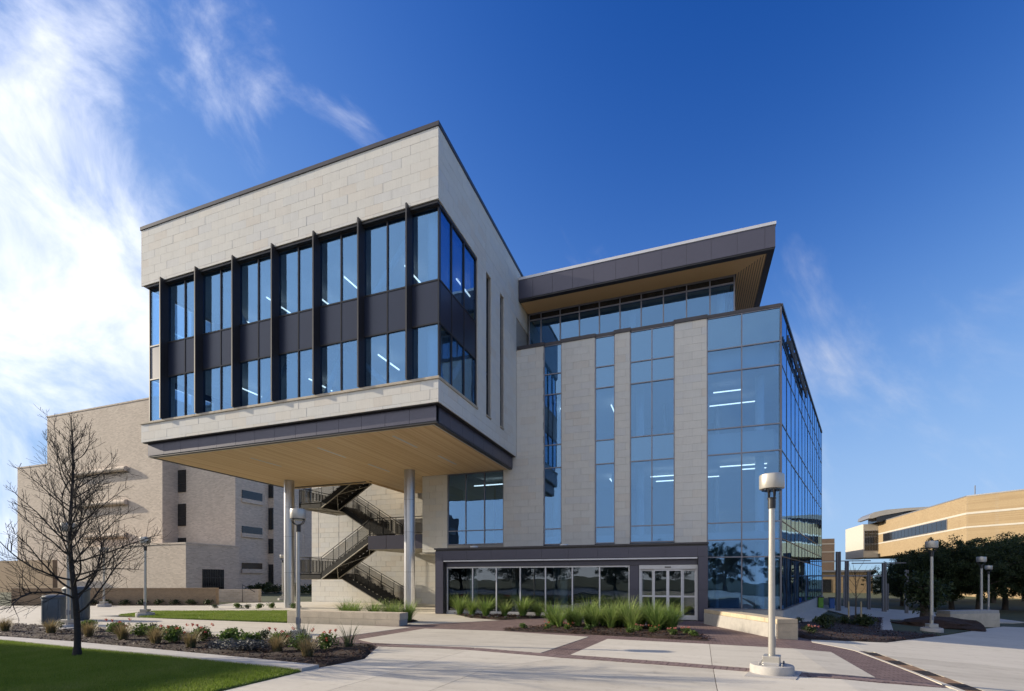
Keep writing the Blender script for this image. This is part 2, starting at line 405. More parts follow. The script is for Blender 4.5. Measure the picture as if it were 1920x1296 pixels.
def sheet(name, poly, mat, z=0.0, thick=.06, parent=None, gap=0, kind=None):
    """a ground slab following the ground's fall (creases at x=2.5 and x=19)"""
    if area(poly) < 0: poly = poly[::-1]
    if gap: poly = inset(poly, gap)
    bm = bmesh.new(); vs = [bm.verts.new((x, y, 0)) for x, y in poly]; bm.faces.new(vs)
    for cx in (2.5, 19):
        bmesh.ops.bisect_plane(bm, geom=bm.verts[:] + bm.edges[:] + bm.faces[:], plane_co=(cx, 0, 0), plane_no=(1, 0, 0), dist=1e-5)
    bmesh.ops.triangulate(bm, faces=bm.faces[:])
    if thick:
        top = bm.faces[:]
        r = bmesh.ops.extrude_face_region(bm, geom=top)
        low = [v for v in r['geom'] if isinstance(v, bmesh.types.BMVert)]
        for v in low: v.co.z = -thick
        bmesh.ops.recalc_face_normals(bm, faces=bm.faces[:])
    for v in bm.verts: v.co.z += z + gz(v.co.x)
    me = bpy.data.meshes.new(name); bm.to_mesh(me); bm.free(); me.materials.append(MATS[mat])
    o = link(bpy.data.objects.new(name, me), parent)
    if kind: o['kind'] = kind
    return o
def copy_tree(o, loc=None, rz=None, scale=None):
    c = o.copy(); COL.objects.link(c)
    for ch in o.children:
        d = ch.copy(); COL.objects.link(d); d.parent = c
        for g in ch.children:
            e = g.copy(); COL.objects.link(e); e.parent = d
    if loc is not None: c.location = loc
    if rz is not None: c.rotation_euler = (0, 0, rz)
    if scale is not None: c.scale = scale if isinstance(scale, tuple) else (scale,) * 3
    return c
def inpoly(x, y, p):
    r = False; j = len(p) - 1
    for i in range(len(p)):
        if (p[i][1] > y) != (p[j][1] > y) and x < (p[j][0] - p[i][0]) * (y - p[i][1]) / (p[j][1] - p[i][1]) + p[i][0]: r = not r
        j = i
    return r

# ------------------------------------------------------------------ ground
def ground():
    xs = [-900, -120, -60, 2.5, 19, 80, 900]; ys = [-900, -60, 60, 140, 900]
    V = [(x, y, gz(x) - .07) for y in ys for x in xs]; n = len(xs)
    F = [(j * n + i, j * n + i + 1, (j + 1) * n + i + 1, (j + 1) * n + i) for j in range(len(ys) - 1) for i in range(n - 1)]
    tag(mesh_obj('ground', V, F, 'far_grass'), kind='structure')
ground()
plaza = sheet('plaza_paving', [(-11, 9.7), (4.15, 9.7), (4.2, 14.9), (3.5, 16.3), (1.2, 21.7), (-12, 21.7), (-11.0, 16)], 'paver', z=-.008, thick=.05)
tag(plaza, kind='structure')
SLABS = [
    [(-7.52, 10.66), (-6.62, 8.88), (-5.15, 8.85), (-5.04, 10.97)],
    [(-6.62, 8.88), (-6.81, 7.75), (-6.84, -8), (-6.0, -8), (-5.15, 8.85)],
    [(-5.15, 8.85), (-3.68, 8.8), (-2.61, 10.50), (-5.04, 10.97)],
    [(-5.15, 8.85), (-6.0, -8), (-4.3, -8), (-3.79, 6.7), (-3.68, 8.8)],
    [(-3.68, 8.8), (-3.79, 6.7), (-4.3, -8), (.2, -8), (.46, 10.22), (-1.84, 10.46), (-2.61, 10.50)],
    [(.46, 10.22), (.2, -8), (4.55, -8), (4.18, 10.24), (3.06, 9.98), (2.04, 9.92), (1.1, 10.12)],
    [(-8.68, 15.07), (-5.96, 15.22), (-2.81, 14.6), (-3.27, 10.98), (-4.9, 11.2), (-8.11, 11.26), (-8.92, 11.71)],
    [(-2.2, 14.27), (.54, 14.06), (.46, 10.66), (-.21, 10.77), (-1.92, 10.97), (-2.55, 11.03)],
    [(.54, 14.06), (2.84, 13.85), (3.3, 13.9), (3.2, 10.55), (2.14, 10.41), (1.19, 10.54), (.46, 10.66)],
    [(4.2, 10.24), (4.14, 12.33), (4.0, 14.74), (3.78, 15.2), (3.3, 15.9), (3.41, 16.55), (4.37, 17.06), (4.25, 14.8), (4.1, 14.72), (4.33, 10.13), (5.25, -8), (4.55, -8)],
    [(4.44, 14.8), (4.25, 14.8), (4.37, 17.06), (5.65, 17.76), (9.07, 22.82), (30, 21.2), (30, 14.2), (4.47, 14.2)],
    [(4.47, 14.2), (30, 14.2), (30, 6.8), (4.85, 6.8), (4.66, 10.3)],
    [(4.85, 6.8), (30, 6.8), (30, -8), (5.58, -8)],
    [(9.07, 22.82), (13.47, 29.78), (15.66, 33.1), (22, 37), (30, 37), (30, 21.2)],
    [(-16.38, 15.0), (-10.01, 15.28), (-9.39, 15.32), (-9.94, 11.35), (-12.12, 11.1), (-18.07, 11.25)],
    [(-16.38, 15.0), (-18.07, 11.25), (-24.98, 11.02), (-26, 14.9), (-21.7, 14.9)],
    [(-24.98, 11.02), (-44, 10.6), (-44, 16.6), (-27, 18), (-25.5, 15.5), (-26, 14.9)],
    [(-27, 18), (-44, 16.6), (-41.6, 18.4), (-34.7, 20.9), (-29.3, 23.4), (-26.8, 21)],
    [(-20.3, 20.75), (-26.8, 18.1), (-26.8, 21), (-29.3, 23.4), (-30.5, 26), (-27, 29.45), (-18, 29.45), (-18, 20.8)],
    [(-18, 20.8), (-18, 29.45), (-11.85, 29.45), (-11.85, 21.5), (-10.84, 21.6), (-9.05, 19.74), (-7.45, 19.14), (-9.8, 16.03), (-9.95, 16.08), (-15.12, 16.02), (-15.12, 20.7)],
    [(8.7, 32.5), (10.6, 32.3), (20, 40), (20, 49), (9.5, 49), (9.2, 44)],
    [(3.0, 23.9), (3.9, 23.4), (5.0, 24.5), (11.5, 47.6), (11.5, 49), (3, 49)],
]
for p in SLABS: sheet('concrete_slab', p, 'concrete', 0, .09, plaza, gap=.006)
# front course of soldier pavers, one by one
def front_course():
    path = [(-7.35, 11.0), (-5.1, 11.10), (-3.2, 10.80), (-1.9, 10.72), (-.2, 10.54), (1.1, 10.33), (2.04, 10.14), (3.0, 10.26), (4.1, 10.36)]
    P = [Vector(p) for p in path]; d = 0; step = .112
    for a, b in zip(P[:-1], P[1:]):
        L = (b - a).length; t = (b - a) / L; ang = math.atan2(t.y, t.x)
        while d < L:
            c = a + t * d; w = .40 if c.x < 3.1 else .24
            if not (c.x > 1.15 and c.x < 1.8):
                k = rnd.choice((.0, .001, .002, .003))
                piece('paver', (round(w, 2), k), lambda: MB().box(-.052, .052, -w / 2, w / 2, -.05, .003 + k), (c.x, c.y, gz(c.x) - .002), ang + rnd.uniform(-.02, .02), 'paver_piece', plaza)
            d += step
        d -= L
M('paver_piece', (.185, .13, .12), .85, .28, 6, 0, .25, 60)
front_course()
# trench drain
def drain():
    t = thing('trench_drain', 'rusty iron trench drain grating set across the concrete', 'drain', (4.4, 10, gz(4.4)))
    y = 14.6; i = 0
    while y > -3:
        x = 4.11 + (14.69 - y) * .05 + .02
        mb = MB(); dark = i % 2 == 0; h = .62
        mb.box(x, x + .30, y - h + .01, y, gz(x) - .05, gz(x) - .012)
        o = mb.obj('grate', 'rust', t)
        if dark:
            mb = MB()
            for k in range(11): mb.box(x + .02, x + .28, y - h + .04 + k * .052, y - h + .068 + k * .052, gz(x) - .014, gz(x) - .006)
            mb.obj('slots', 'grate_iron', o)
        y -= h; i += 1
drain()
# beds
def bumpy_bed(name, poly, mat, z=.03, h=.05, step=.28, kind='structure'):
    if area(poly) < 0: poly = poly[::-1]
    bm = bmesh.new(); bm.faces.new([bm.verts.new((x, y, 0)) for x, y in poly])
    xs = [p[0] for p in poly]; ys = [p[1] for p in poly]
    x = min(xs) + step
    while x < max(xs):
        bmesh.ops.bisect_plane(bm, geom=bm.verts[:] + bm.edges[:] + bm.faces[:], plane_co=(x, 0, 0), plane_no=(1, 0, 0), dist=1e-5); x += step
    y = min(ys) + step
    while y < max(ys):
        bmesh.ops.bisect_plane(bm, geom=bm.verts[:] + bm.edges[:] + bm.faces[:], plane_co=(0, y, 0), plane_no=(0, 1, 0), dist=1e-5); y += step
    bmesh.ops.triangulate(bm, faces=bm.faces[:])
    for v in bm.verts:
        edge = v.is_boundary
        v.co.z = gz(v.co.x) + (-.03 if edge else z + rnd.uniform(0, h))
    me = bpy.data.meshes.new(name); bm.to_mesh(me); bm.free(); me.materials.append(MATS[mat])
    me.polygons.foreach_set('use_smooth', [True] * len(me.polygons))
    return tag(link(bpy.data.objects.new(name, me)), kind=kind)
def chips(poly, n, label, seed, s0=.012, s1=.045, z=.05):
    r = np.random.RandomState(seed); xs = [p[0] for p in poly]; ys = [p[1] for p in poly]; V = []; F = []; R = []
    c = 0
    while c < n:
        x = r.uniform(min(xs), max(xs)); y = r.uniform(min(ys), max(ys))
        if not inpoly(x, y, poly): continue
        c += 1; a = r.uniform(0, 6.28); l = r.uniform(s0, s1); w = l * r.uniform(.25, .6); tz = r.uniform(-.02, .02); zz = gz(x) + z + r.uniform(0, .03)
        ca, s_ = math.cos(a), math.sin(a); b = len(V)
        for u, v, q in ((-l, -w, -tz), (l, -w, tz), (l, w, tz), (-l, w, -tz)): V.append((x + u * ca - v * s_, y + u * s_ + v * ca, zz + q))
        F.append((b, b + 1, b + 2, b + 3)); R.append(r.rand())
    tag(mesh_obj('mulch_chips', V, F, 'mulch_chips', None, R), label, None, None, 'stuff')
BED_L = [(-27, 10.75), (-20.67, 11.2), (-18.07, 11.03), (-15.97, 11.02), (-13.29, 10.82), (-11.6, 10.66), (-9.92, 10.6), (-9.21, 10.56), (-7.52, 10.66), (-6.64, 8.88), (-6.81, 7.76), (-8.6, 7.9), (-11.9, 8.13), (-15.73, 8.38), (-27, 8.45)]
BED_1 = [(-10.84, 21.55), (-9.05, 19.78), (-7.45, 19.18), (-5.76, 21.3), (-5.7, 21.66), (-10.8, 21.66)]
BED_2 = [(-6.04, 15.35), (-4.75, 17.6), (-2.9, 19.0), (-.5, 18.2), (.34, 16.18), (.74, 14.66), (-.78, 14.9), (-2.65, 15.16)]
BED_R = [(3.45, 16.65), (4.37, 17.1), (5.65, 17.8), (9.0, 22.8), (7.05, 22.5), (9.99, 31.9), (10.2, 32.2), (8.7, 32.4), (5.1, 24.4), (3.9, 22.6), (2.8, 20.0)]
BED_P = [(-14.9, 16.05), (-10.2, 16.05), (-10.4, 17.6), (-14.7, 17.6)]
for i, (b, n, lab) in enumerate(((BED_L, 9000, 'brown shredded mulch over the long bed beside the lawn'), (BED_1, 2000, 'brown mulch in the small bed against the entrance windows'), (BED_2, 4500, 'brown mulch in the bed in front of the entrance doors'), (BED_R, 5000, 'dark mulch in the shaded bed beside the glass wall'), (BED_P, 900, 'mulch behind the low stone bench'))):
    bumpy_bed('planting_bed', b, 'mulch_soil'); chips(b, n, lab, 11 + i)
# lawns
LAWN_F = [(-30, 8.0), (-17.55, 7.95), (-14.36, 7.72), (-11.16, 7.60), (-8.05, 7.4), (-6.86, 7.30), (-6.88, 3.0), (-9, -3), (-30, -3)]
LAWN_B = [(-25.5, 15.5), (-26.7, 17.9), (-20.3, 20.6), (-15.2, 20.6), (-15.2, 15.35), (-17.9, 15.2), (-21.7, 14.95)]
LAWN_R = [(7.15, 22.6), (9.0, 22.85), (13.4, 29.8), (12.6, 31.2), (10.1, 31.7)]
LAWN_X = [(-46, 38), (-40, 27), (-30.6, 26.2), (-27, 29.6), (-27, 44), (-46, 48)]
def lawn(poly, n, seed, label, h=.05, w=.006, near=None):
    sheet('lawn', poly, 'lawn_soil', .012, .04, None, kind='structure')
    r = np.random.RandomState(seed); xs = [p[0] for p in poly]; ys = [p[1] for p in poly]
    X = r.uniform(min(xs), max(xs), n * 3); Y = r.uniform(min(ys), max(ys), n * 3)
    keep = [i for i in range(n * 3) if inpoly(X[i], Y[i], poly)][:n]
    X = X[keep]; Y = Y[keep]; k = len(keep)
    Z = np.where(X < 2.5, 0, -.06 * (np.minimum(X, 19) - 2.5)) + .01
    a = r.uniform(0, 6.28, k); hh = h * r.uniform(.6, 1.25, k); lean = r.uniform(-.6, .6, k) * hh; la = r.uniform(0, 6.28, k)
    V = np.empty((k * 3, 3)); ww = w * r.uniform(.7, 1.4, k)
    V[0::3] = np.stack([X - np.cos(a) * ww, Y - np.sin(a) * ww, Z], 1); V[1::3] = np.stack([X + np.cos(a) * ww, Y + np.sin(a) * ww, Z], 1)
    V[2::3] = np.stack([X + np.cos(la) * lean, Y + np.sin(la) * lean, Z + hh], 1)
    me = bpy.data.meshes.new('grass_blades'); me.vertices.add(k * 3); me.vertices.foreach_set('co', V.ravel())
    me.loops.add(k * 3); me.loops.foreach_set('vertex_index', np.arange(k * 3)); me.polygons.add(k)
    me.polygons.foreach_set('loop_start', np.arange(0, k * 3, 3)); me.polygons.foreach_set('loop_total', np.full(k, 3))
    me.update(calc_edges=True); at = me.attributes.new('rnd', 'FLOAT', 'FACE'); at.data.foreach_set('value', r.rand(k)); me.materials.append(MATS['lawn_blades'])
    o = bpy.data.objects.new('grass_blades', me); COL.objects.link(o); tag(o, label, None, None, 'stuff')
lawn([(-22, 8.0), (-17.55, 7.95), (-14.36, 7.72), (-11.16, 7.60), (-8.05, 7.4), (-6.86, 7.30), (-6.88, 3.0), (-11, 3)], 170000, 3, 'short dark green grass of the front lawn', .05)
sheet('lawn', [(-30, 8.0), (-22, 8.0), (-11, 3), (-6.88, 3), (-6.88, -4), (-30, -4)], 'lawn_soil', .01, .04, None, kind='structure')
lawn(LAWN_B, 90000, 4, 'bright sunlit grass of the lawn behind the lamp', .06, .01)
sheet('lawn', LAWN_R, 'far_grass', .012, .04, None, kind='structure')
sheet('lawn', LAWN_X, 'far_grass', .0, .04, None, kind='structure')
# concrete kerb strip between lawn and bed
kb = sheet('kerb', [(-27, 8.45), (-18.6, 8.40), (-15.73, 8.38), (-11.9, 8.13), (-8.6, 7.9), (-6.83, 7.74), (-6.86, 7.32), (-8.05, 7.40), (-11.16, 7.62), (-14.36, 7.74), (-17.55, 7.97), (-27, 8.0)], 'curb_concrete', .055, .12, None, kind='structure')
sheet('kerb', [(6.95, 22.45), (7.4, 22.55), (10.4, 32.2), (9.95, 31.95)], 'curb_concrete', .05, .12, None, kind='structure')

# ------------------------------------------------------------------ academic building
AB = thing('academic_building', 'pale limestone and blue glass building with a box cantilevered on round columns', 'building', (-5, 30, 0))
X0, Y0, XL = -8.66, 16.01, -24.71       # box corner, box front, box left end
YM = 24.7                                # main front
CH, SW, GAP, ST = .3645, .82, .006, .045  # stone course, width, joint, thickness
nstone = [0]
def stones(wall, face, a0, a1, z0, z1, rest, zref=None, skip=(), limit=None, phase=0.0):
    """limestone courses on a wall face. face 'F': plane y=const facing -y, along x; 'S': plane x=const facing +x, along y. rest: MB for stones past the limit"""
    kind, c = face
    zref = z1 if zref is None else zref
    k0 = math.floor((z0 - zref) / CH); k1 = math.ceil((z1 - zref) / CH)
    for k in range(k0, k1):
        lo = max(z0, zref + k * CH); hi = min(z1, zref + (k + 1) * CH)
        if hi - lo < .04: continue
        off = (SW / 2 if k % 2 else 0) + phase
        i0 = math.floor((a0 - off) / SW); i1 = math.ceil((a1 - off) / SW)
        for i in range(i0, i1):
            s0 = max(a0, off + i * SW); s1 = min(a1, off + (i + 1) * SW)
            spans = [(s0, s1)]
            for (b0, b1, c0, c1) in skip:
                if c0 < hi - .02 and c1 > lo + .02:
                    ns = []
                    for u, v in spans:
                        if b1 <= u or b0 >= v: ns.append((u, v)); continue
                        if b0 > u: ns.append((u, b0))
                        if b1 < v: ns.append((b1, v))
                    spans = ns
            for u, v in spans:
                if v - u < .05: continue
                w = round(v - u - GAP, 3); h = round(hi - lo - GAP, 3); pr = rnd.uniform(-.0025, .0025)
                if limit is None or nstone[0] < limit:
                    nstone[0] += 1
                    if kind == 'F': loc = (u + GAP / 2, c + pr, lo + GAP / 2); rz = 0
                    else: loc = (c + pr, u + GAP / 2, lo + GAP / 2); rz = math.pi / 2
                    piece('stone', (w, h), lambda: MB().box(0, w, 0, ST, 0, h), loc, rz, 'limestone', wall)
                else:
                    if kind == 'F': rest.box(u + GAP / 2, v - GAP / 2, c + pr, c + ST, lo + GAP / 2, hi - GAP / 2)
                    else: rest.box(c - ST, c + pr, u + GAP / 2, v - GAP / 2, lo + GAP / 2, hi - GAP / 2)
ZT, ZH, ZS, ZB, ZF = 18.45, 15.78, 9.13, 8.28, 7.57   # coping underside, window head, ledge, stone bottom, fascia bottom
B = ST - .004
REST = MB()
bw = MB()
bw.box(XL + B, X0 - B, Y0 + B, Y0 + .35, ZH + .02, ZT)                     # front, above windows
bw.box(X0 - .35, X0 - B, Y0 + .35, 36, ZH + .02, ZT)                       # right side above
bw.box(X0 - .35, X0 - B, 19.58, 20.55, ZB, ZH + .02); bw.box(X0 - .35, X0 - B, 21.14, 22.3, ZB, ZH + .02); bw.box(X0 - .35, X0 - B, 22.83, 36, ZB, ZH + .02)
bw.box(X0 - .35, X0 - B, 20.55, 21.14, ZB, 9.25); bw.box(X0 - .35, X0 - B, 22.3, 22.83, ZB, 9.25)
bw.box(XL + B, X0 - B, Y0 + B, Y0 + .35, ZB + .01, ZS); bw.box(X0 - .35, X0 - B, Y0 + .35, 19.58, ZB, ZS)
bw.box(XL + B, XL + .35, Y0 + .35, 24.9, ZH + .02, ZT); bw.box(XL + B, XL + .35, 19.6, 24.9, ZB, ZH + .02); bw.box(XL + B, XL + .35, Y0 + .35, 19.6, ZB, ZS)
bw.box(XL + .35, -18, 24.55, 24.9, ZB, ZT); bw.box(-18.3, -18, 24.9, 36, ZB, ZT)
box_wall = bw.obj('stone_wall', 'mortar', AB)
stones(box_wall, ('F', Y0), XL, X0, ZH, ZT, REST, zref=ZT)
stones(box_wall, ('F', Y0), XL, X0, ZB, ZS, REST, zref=ZS)
SK = [(20.55, 21.14, 9.25, ZH + .1), (22.3, 22.83, 9.25, ZH + .1)]
stones(box_wall, ('S', X0), Y0 + ST, 20.5, ZH, ZT, REST, zref=ZT, limit=300)
stones(box_wall, ('S', X0), 20.5, 36, ZH, ZT, REST, zref=ZT, limit=300, phase=.1)
stones(box_wall, ('S', X0), 19.58, YM, ZS, ZH, REST, zref=ZT, skip=SK, limit=300)
stones(box_wall, ('S', X0), Y0 + ST, YM, ZB, ZS, REST, zref=ZS, limit=300)
# slots reveal
for y0, y1 in ((20.55, 21.14), (22.3, 22.83)):
    fr = MB(); fr.box(X0 - .30, X0 - .16, y0, y0 + .05, 9.25, ZH + .02).box(X0 - .30, X0 - .16, y1 - .05, y1, 9.25, ZH + .02)
    for z in (9.25, 11.3, 12.9, ZH - .03): fr.box(X0 - .30, X0 - .17, y0 + .05, y1 - .05, z, z + .05)
    f = fr.obj('slot_window', 'dark_metal', AB)
    for za, zb, m in ((9.3, 11.3, 'glass'), (11.35, 12.9, 'spandrel_metal'), (12.95, ZH - .03, 'glass')):
        box('pane' if m == 'glass' else 'spandrel_panel', X0 - .25, X0 - .235, y0 + .05, y1 - .05, za, zb, m, f)
    box('sill', X0 - .2, X0 + .02, y0 - .02, y1 + .02, 9.2, 9.248, 'cast_stone', f)
# coping, ledge, head
cp = MB(); cp.box(XL - .04, X0 + .04, Y0 - .04, Y0 + .5, ZT, 18.62).box(X0 - .5, X0 + .04, Y0 + .5, 36, ZT, 18.62).box(XL - .04, XL + .5, Y0 + .5, 24.95, ZT, 18.62)
cp.obj('coping', 'coping_metal', AB, bevel=.01)
box('roof_deck', XL + .4, X0 - .4, Y0 + .4, 24.5, 18.1, 18.2, 'roof_metal', AB)
ledge = box('ledge', XL + .02, X0 - .02, Y0 + .06, Y0 + .29, ZS + .003, ZS + .09, 'mortar', AB); x = XL - .05
while x < X0 - .1:
    x2 = min(x + 1.22, X0 + .05); box('ledge_stone', x + .003, x2 - .003, Y0 - .05, Y0 + .3, ZS + .002, ZS + .10, 'cast_stone', ledge, .008); x = x2
y = Y0 + .31
while y < 19.5:
    y2 = min(y + 1.2, 19.56); box('ledge_stone', X0 - .3, X0 + .05, y + .003, y2 - .003, ZS + .002, ZS + .10, 'cast_stone', ledge, .008); y = y2
hd = MB(); hd.box(XL + .25, X0 - .05, Y0 + .05, Y0 + .40, ZH - .10, ZH - .003).box(X0 - .34, X0 - .03, Y0 + .40, 19.58, ZH - .10, ZH - .003)
hd.obj('window_head', 'dark_metal', AB)
# window band on the box
FINS = [-23.2, -20.94, -18.69, -16.47, -14.29, -12.11, -9.94]
MID = [-22.05, -19.79, -17.58, -15.38, -13.2, -11.01]
GX0, GX1, GY = -24.47, -8.74, 16.24
ROWS = [ZS + .1, 11.33, 12.93, ZH - .1]
fr = MB(); MW = .055
vx = sorted(FINS + MID + [GX0 + .03, GX1 - .03])
for x in vx: fr.box(x - MW / 2, x + MW / 2, GY - .03, GY + .12, ROWS[0], ROWS[3])
for z in ROWS: fr.box(GX0, GX1, GY - .028, GY + .118, z - .03, z + .03)
sy = [GY + .05, 17.22, 18.34, 19.52]
for y in sy[1:]: fr.box(GX1 - .12, GX1 + .03, y - MW / 2, y + MW / 2, ROWS[0], ROWS[3])
for z in ROWS: fr.box(GX1 - .118, GX1 + .028, GY, 19.55, z - .03, z + .03)
for y in (GY + .05, 17.3, 18.4, 19.55): fr.box(GX0 - .03, GX0 + .12, y - MW / 2, y + MW / 2, ROWS[0], ROWS[3])
band = fr.obj('window_band', 'dark_metal', AB)
def pane(x0, x1, y, z0, z1, mat, par, name='pane', tilt=.003):
    w = round(x1 - x0, 3); h = round(z1 - z0, 3)
    return piece(name, (w, h), lambda: MB().box(-w / 2, w / 2, -.006, .006, -h / 2, h / 2), ((x0 + x1) / 2, y, (z0 + z1) / 2), (rnd.uniform(-tilt, tilt), 0, rnd.uniform(-tilt, tilt)), mat, par)
def pane_s(x, y0, y1, z0, z1, mat, par, name='pane', tilt=.003, ang=math.pi / 2, L=None):
    w = round(y1 - y0, 3); h = round(z1 - z0, 3)
    return piece(name, (w, h), lambda: MB().box(-w / 2, w / 2, -.006, .006, -h / 2, h / 2), (x, (y0 + y1) / 2, (z0 + z1) / 2), (0, rnd.uniform(-tilt, tilt), ang + rnd.uniform(-tilt, tilt)), mat, par)
for a, b in zip(vx[:-1], vx[1:]):
    for r in range(3):
        m = 'glass' if r != 1 else 'spandrel_metal'
        pane(a + MW / 2, b - MW / 2, GY + (.02 if r != 1 else .0), ROWS[r] + .03, ROWS[r + 1] - .03, m, band, 'pane' if r != 1 else 'spandrel_panel', .0022 if r != 1 else .0006)
for a, b in zip(sy[:-1], sy[1:]):
    for r in range(3):
        m = 'glass' if r != 1 else 'spandrel_metal'
        pane_s(GX1 - (.02 if r != 1 else 0), a + MW / 2, b - MW / 2, ROWS[r] + .03, ROWS[r + 1] - .03, m, band, 'pane' if r != 1 else 'spandrel_panel')
for a, b in zip((GY + .05, 17.3, 18.4), (17.3, 18.4, 19.55)):
    for r in (0, 2): pane_s(GX0 + .02, a + MW / 2, b - MW / 2, ROWS[r] + .03, ROWS[r + 1] - .03, 'glass', band)
    pane_s(GX0, a + MW / 2, b - MW / 2, ROWS[1] + .03, ROWS[2] - .03, 'spandrel_metal', band, 'spandrel_panel')
for x in FINS: piece('fin', (), lambda: MB().box(-.03, .03, -.36, 0, ZS + .105, ZH + .06), (x, GY - .031, 0), 0, 'dark_metal', band)
# fascia below the box, soffit
FX1, FY0, FX0 = X0 - .2, Y0 + .2, XL + .15
fb = MB(); fb.box(FX0, FX1, FY0 + .02, FY0 + .2, ZF + .03, ZB).box(FX1 - .2, FX1 - .02, FY0 + .2, 24.65, ZF + .03, ZB).box(FX0 + .02, FX0 + .2, FY0 + .2, 24.9, ZF + .03, ZB).box(FX0, -18.0, 24.72, 24.9, ZF + .03, ZB)
fb.box(XL + B, X0 - B, Y0 + B, FY0 + .02, ZB - .03, ZB + .008).box(FX1 - .02, X0 - B, FY0 + .02, 24.66, ZB - .03, ZB + .008)
fascia = fb.obj('fascia', 'dark_metal', AB)
fx = [-24.56, -23.44, -22.31, -21.18, -20.03, -18.88, -17.77, -16.65, -15.53, -14.42, -13.31, -12.21, -11.11, -10.02, FX1 + .0]
for a, b in zip(fx[:-1], fx[1:]):
    w = round(b - a - .012, 3); piece('fascia_panel', (w,), lambda: MB().box(0, w, 0, .02, 0, ZB - ZF - .14), (a + .006, FY0, ZF + .10), 0, 'purple_panel', fascia)
y = FY0 + .02
while y < 24.6:
    y2 = min(y + 1.12, 24.66); w = round(y2 - y - .012, 3)
    piece('fascia_panel', (w,), lambda: MB().box(0, w, 0, .02, 0, ZB - ZF - .14), (FX1, y + .006, ZF + .10), math.pi / 2, 'purple_panel', fascia); y = y2
tr = MB(); zt = ZF + .035
tr.box(FX0 + .1, FX1 - .1, FY0 + .08, FY0 + .26, zt, zt + .03).box(FX1 - .26, FX1 - .08, FY0 + .26, YM - .02, zt, zt + .03)
tr.obj('soffit_trim', 'silver_metal', fascia)
pl = MB(); x = FX0 + .22
while x < FX1 - .28:
    y1 = 24.72 if x < -18.1 else (29.4 if x < -14.5 else YM - .05)
    pl.box(x, x + .078, FY0 + .28, y1, zt + .012, zt + .03); x += .1
pl.box(-18.2, -18.05, 24.6, 29.4, ZF - .02, ZB).box(FX0, -18.2, 24.90, 24.96, ZF - .02, ZB)
sof = pl.obj('soffit', 'wood', AB, kind='stuff')
box('soffit_backing', FX0 + .2, FX1 - .2, FY0 + .2, 24.7, zt + .04, zt + .07, 'dark_metal', AB); box('soffit_backing', -18.0, -14.45, 24.7, 29.4, zt + .04, zt + .07, 'dark_metal', AB)
for x, y in ((-11.4, 17.2), (-11.2, 20.7), (-15.6, 17.6), (-15.4, 21.0), (-20.0, 18.0)): box('soffit_light', x - .06, x + .06, y, y + 1.9, zt + .004, zt + .011, 'silver_metal', AB)
# round columns
for x in (-22.5, -14.2):
    c = MB().lathe([(.29, -.05), (.29, 7.62)], x, 23.0, 32).obj('column', 'column_metal', AB, smooth=True)
    rg = MB()
    for z in (2.1, 4.25, 6.0): rg.lathe([(.285, z), (.2915, z), (.2915, z + .012), (.285, z + .012)], x, 23.0, 32)
    rg.obj('joint_ring', 'black_metal', c)

# ---- main front: piers, ribbon windows
GR = [3.55, 4.35, 7.55, 8.75, 11.40, 12.47, 13.98]
PIERS = [(-9.4, -7.15, 3.25, 13.98), (-6.17, -4.45, 3.25, 13.98), (-3.44, -2.71, 3.25, 13.98), (-.6, .83, 3.25, 13.98), (-14.4, -12.8, 3.25, 7.62)]
mw = MB()
for a, b, z0, z1 in PIERS: mw.box(a + .001, b - .001, YM + B, YM + .35, z0, z1)
mw.box(-12.8, -9.4, YM + B, YM + .35, 3.25, 3.62); mw.box(-14.395, -14.1, YM + .35, 29.5, 3.25, 7.6)
main_wall = mw.obj('stone_wall', 'mortar', AB)
for a, b, z0, z1 in PIERS:
    stones(main_wall, ('F', YM), a, b, z0, z1 if a != -9.4 else ZB, REST, zref=13.98, limit=300, phase=a * .37)
stones(main_wall, ('F', YM), X0 + .01, -7.15, ZB, 13.98, REST, zref=13.98, limit=300, phase=.2)
REST.obj('limestone_courses', 'limestone', main_wall, kind='stuff')
cp = MB()
for a, b in ((-8.6, -7.1), (-6.22, -4.40), (-3.49, -2.66), (-.65, .87)): cp.box(a, b, YM - .05, YM + .5, 13.985, 14.16)
for a, b in ((-7.1, -6.22), (-4.40, -3.49), (-2.66, -.65), (.87, 3.93)): cp.box(a, b, YM + .03, YM + .5, 13.995, 14.14)
cp.obj('parapet_coping', 'coping_metal', AB)
box('parapet', -8.6, 3.7, YM + .36, YM + .5, 13.2, 13.98, 'roof_metal', AB)
GYM = YM + .10; SP = {1, 3, 4}
def ribbon(x0, xs, x1, rows, name='ribbon_window', spand=(2, 4, 5)):
    f = MB(); e = .05
    cols = [x0 + e / 2] + xs + [x1 - e / 2]
    for x in cols: f.box(x - e / 2, x + e / 2, GYM - .05, GYM + .10, rows[0], rows[-1])
    for z in rows: f.box(x0, x1, GYM - .047, GYM + .097, z - e / 2, z + e / 2)
    o = f.obj(name, 'mullion_metal', AB)
    for a, b in zip(cols[:-1], cols[1:]):
        for r in range(len(rows) - 1):
            sp = r in spand
            pane(a + e / 2, b - e / 2, GYM, rows[r] + e / 2, rows[r + 1] - e / 2, 'spandrel_glass' if sp else 'glass', o, 'spandrel_pane' if sp else 'pane')
    return o
ribbon(-7.15, [], -6.17, GR); ribbon(-4.45, [], -3.44, GR); ribbon(-2.71, [-1.66], -.6, GR)
ribbon(-12.8, [-11.68, -10.55], -9.4, [3.66, 4.42, 7.60], 'stair_hall_window', ())
CR = [.34, 2.75, 3.55, 4.35, 7.55, 8.75, 11.40, 12.47, 13.98]
corner = ribbon(.83, [2.33], 3.96, CR, 'corner_curtain_wall', (7,))
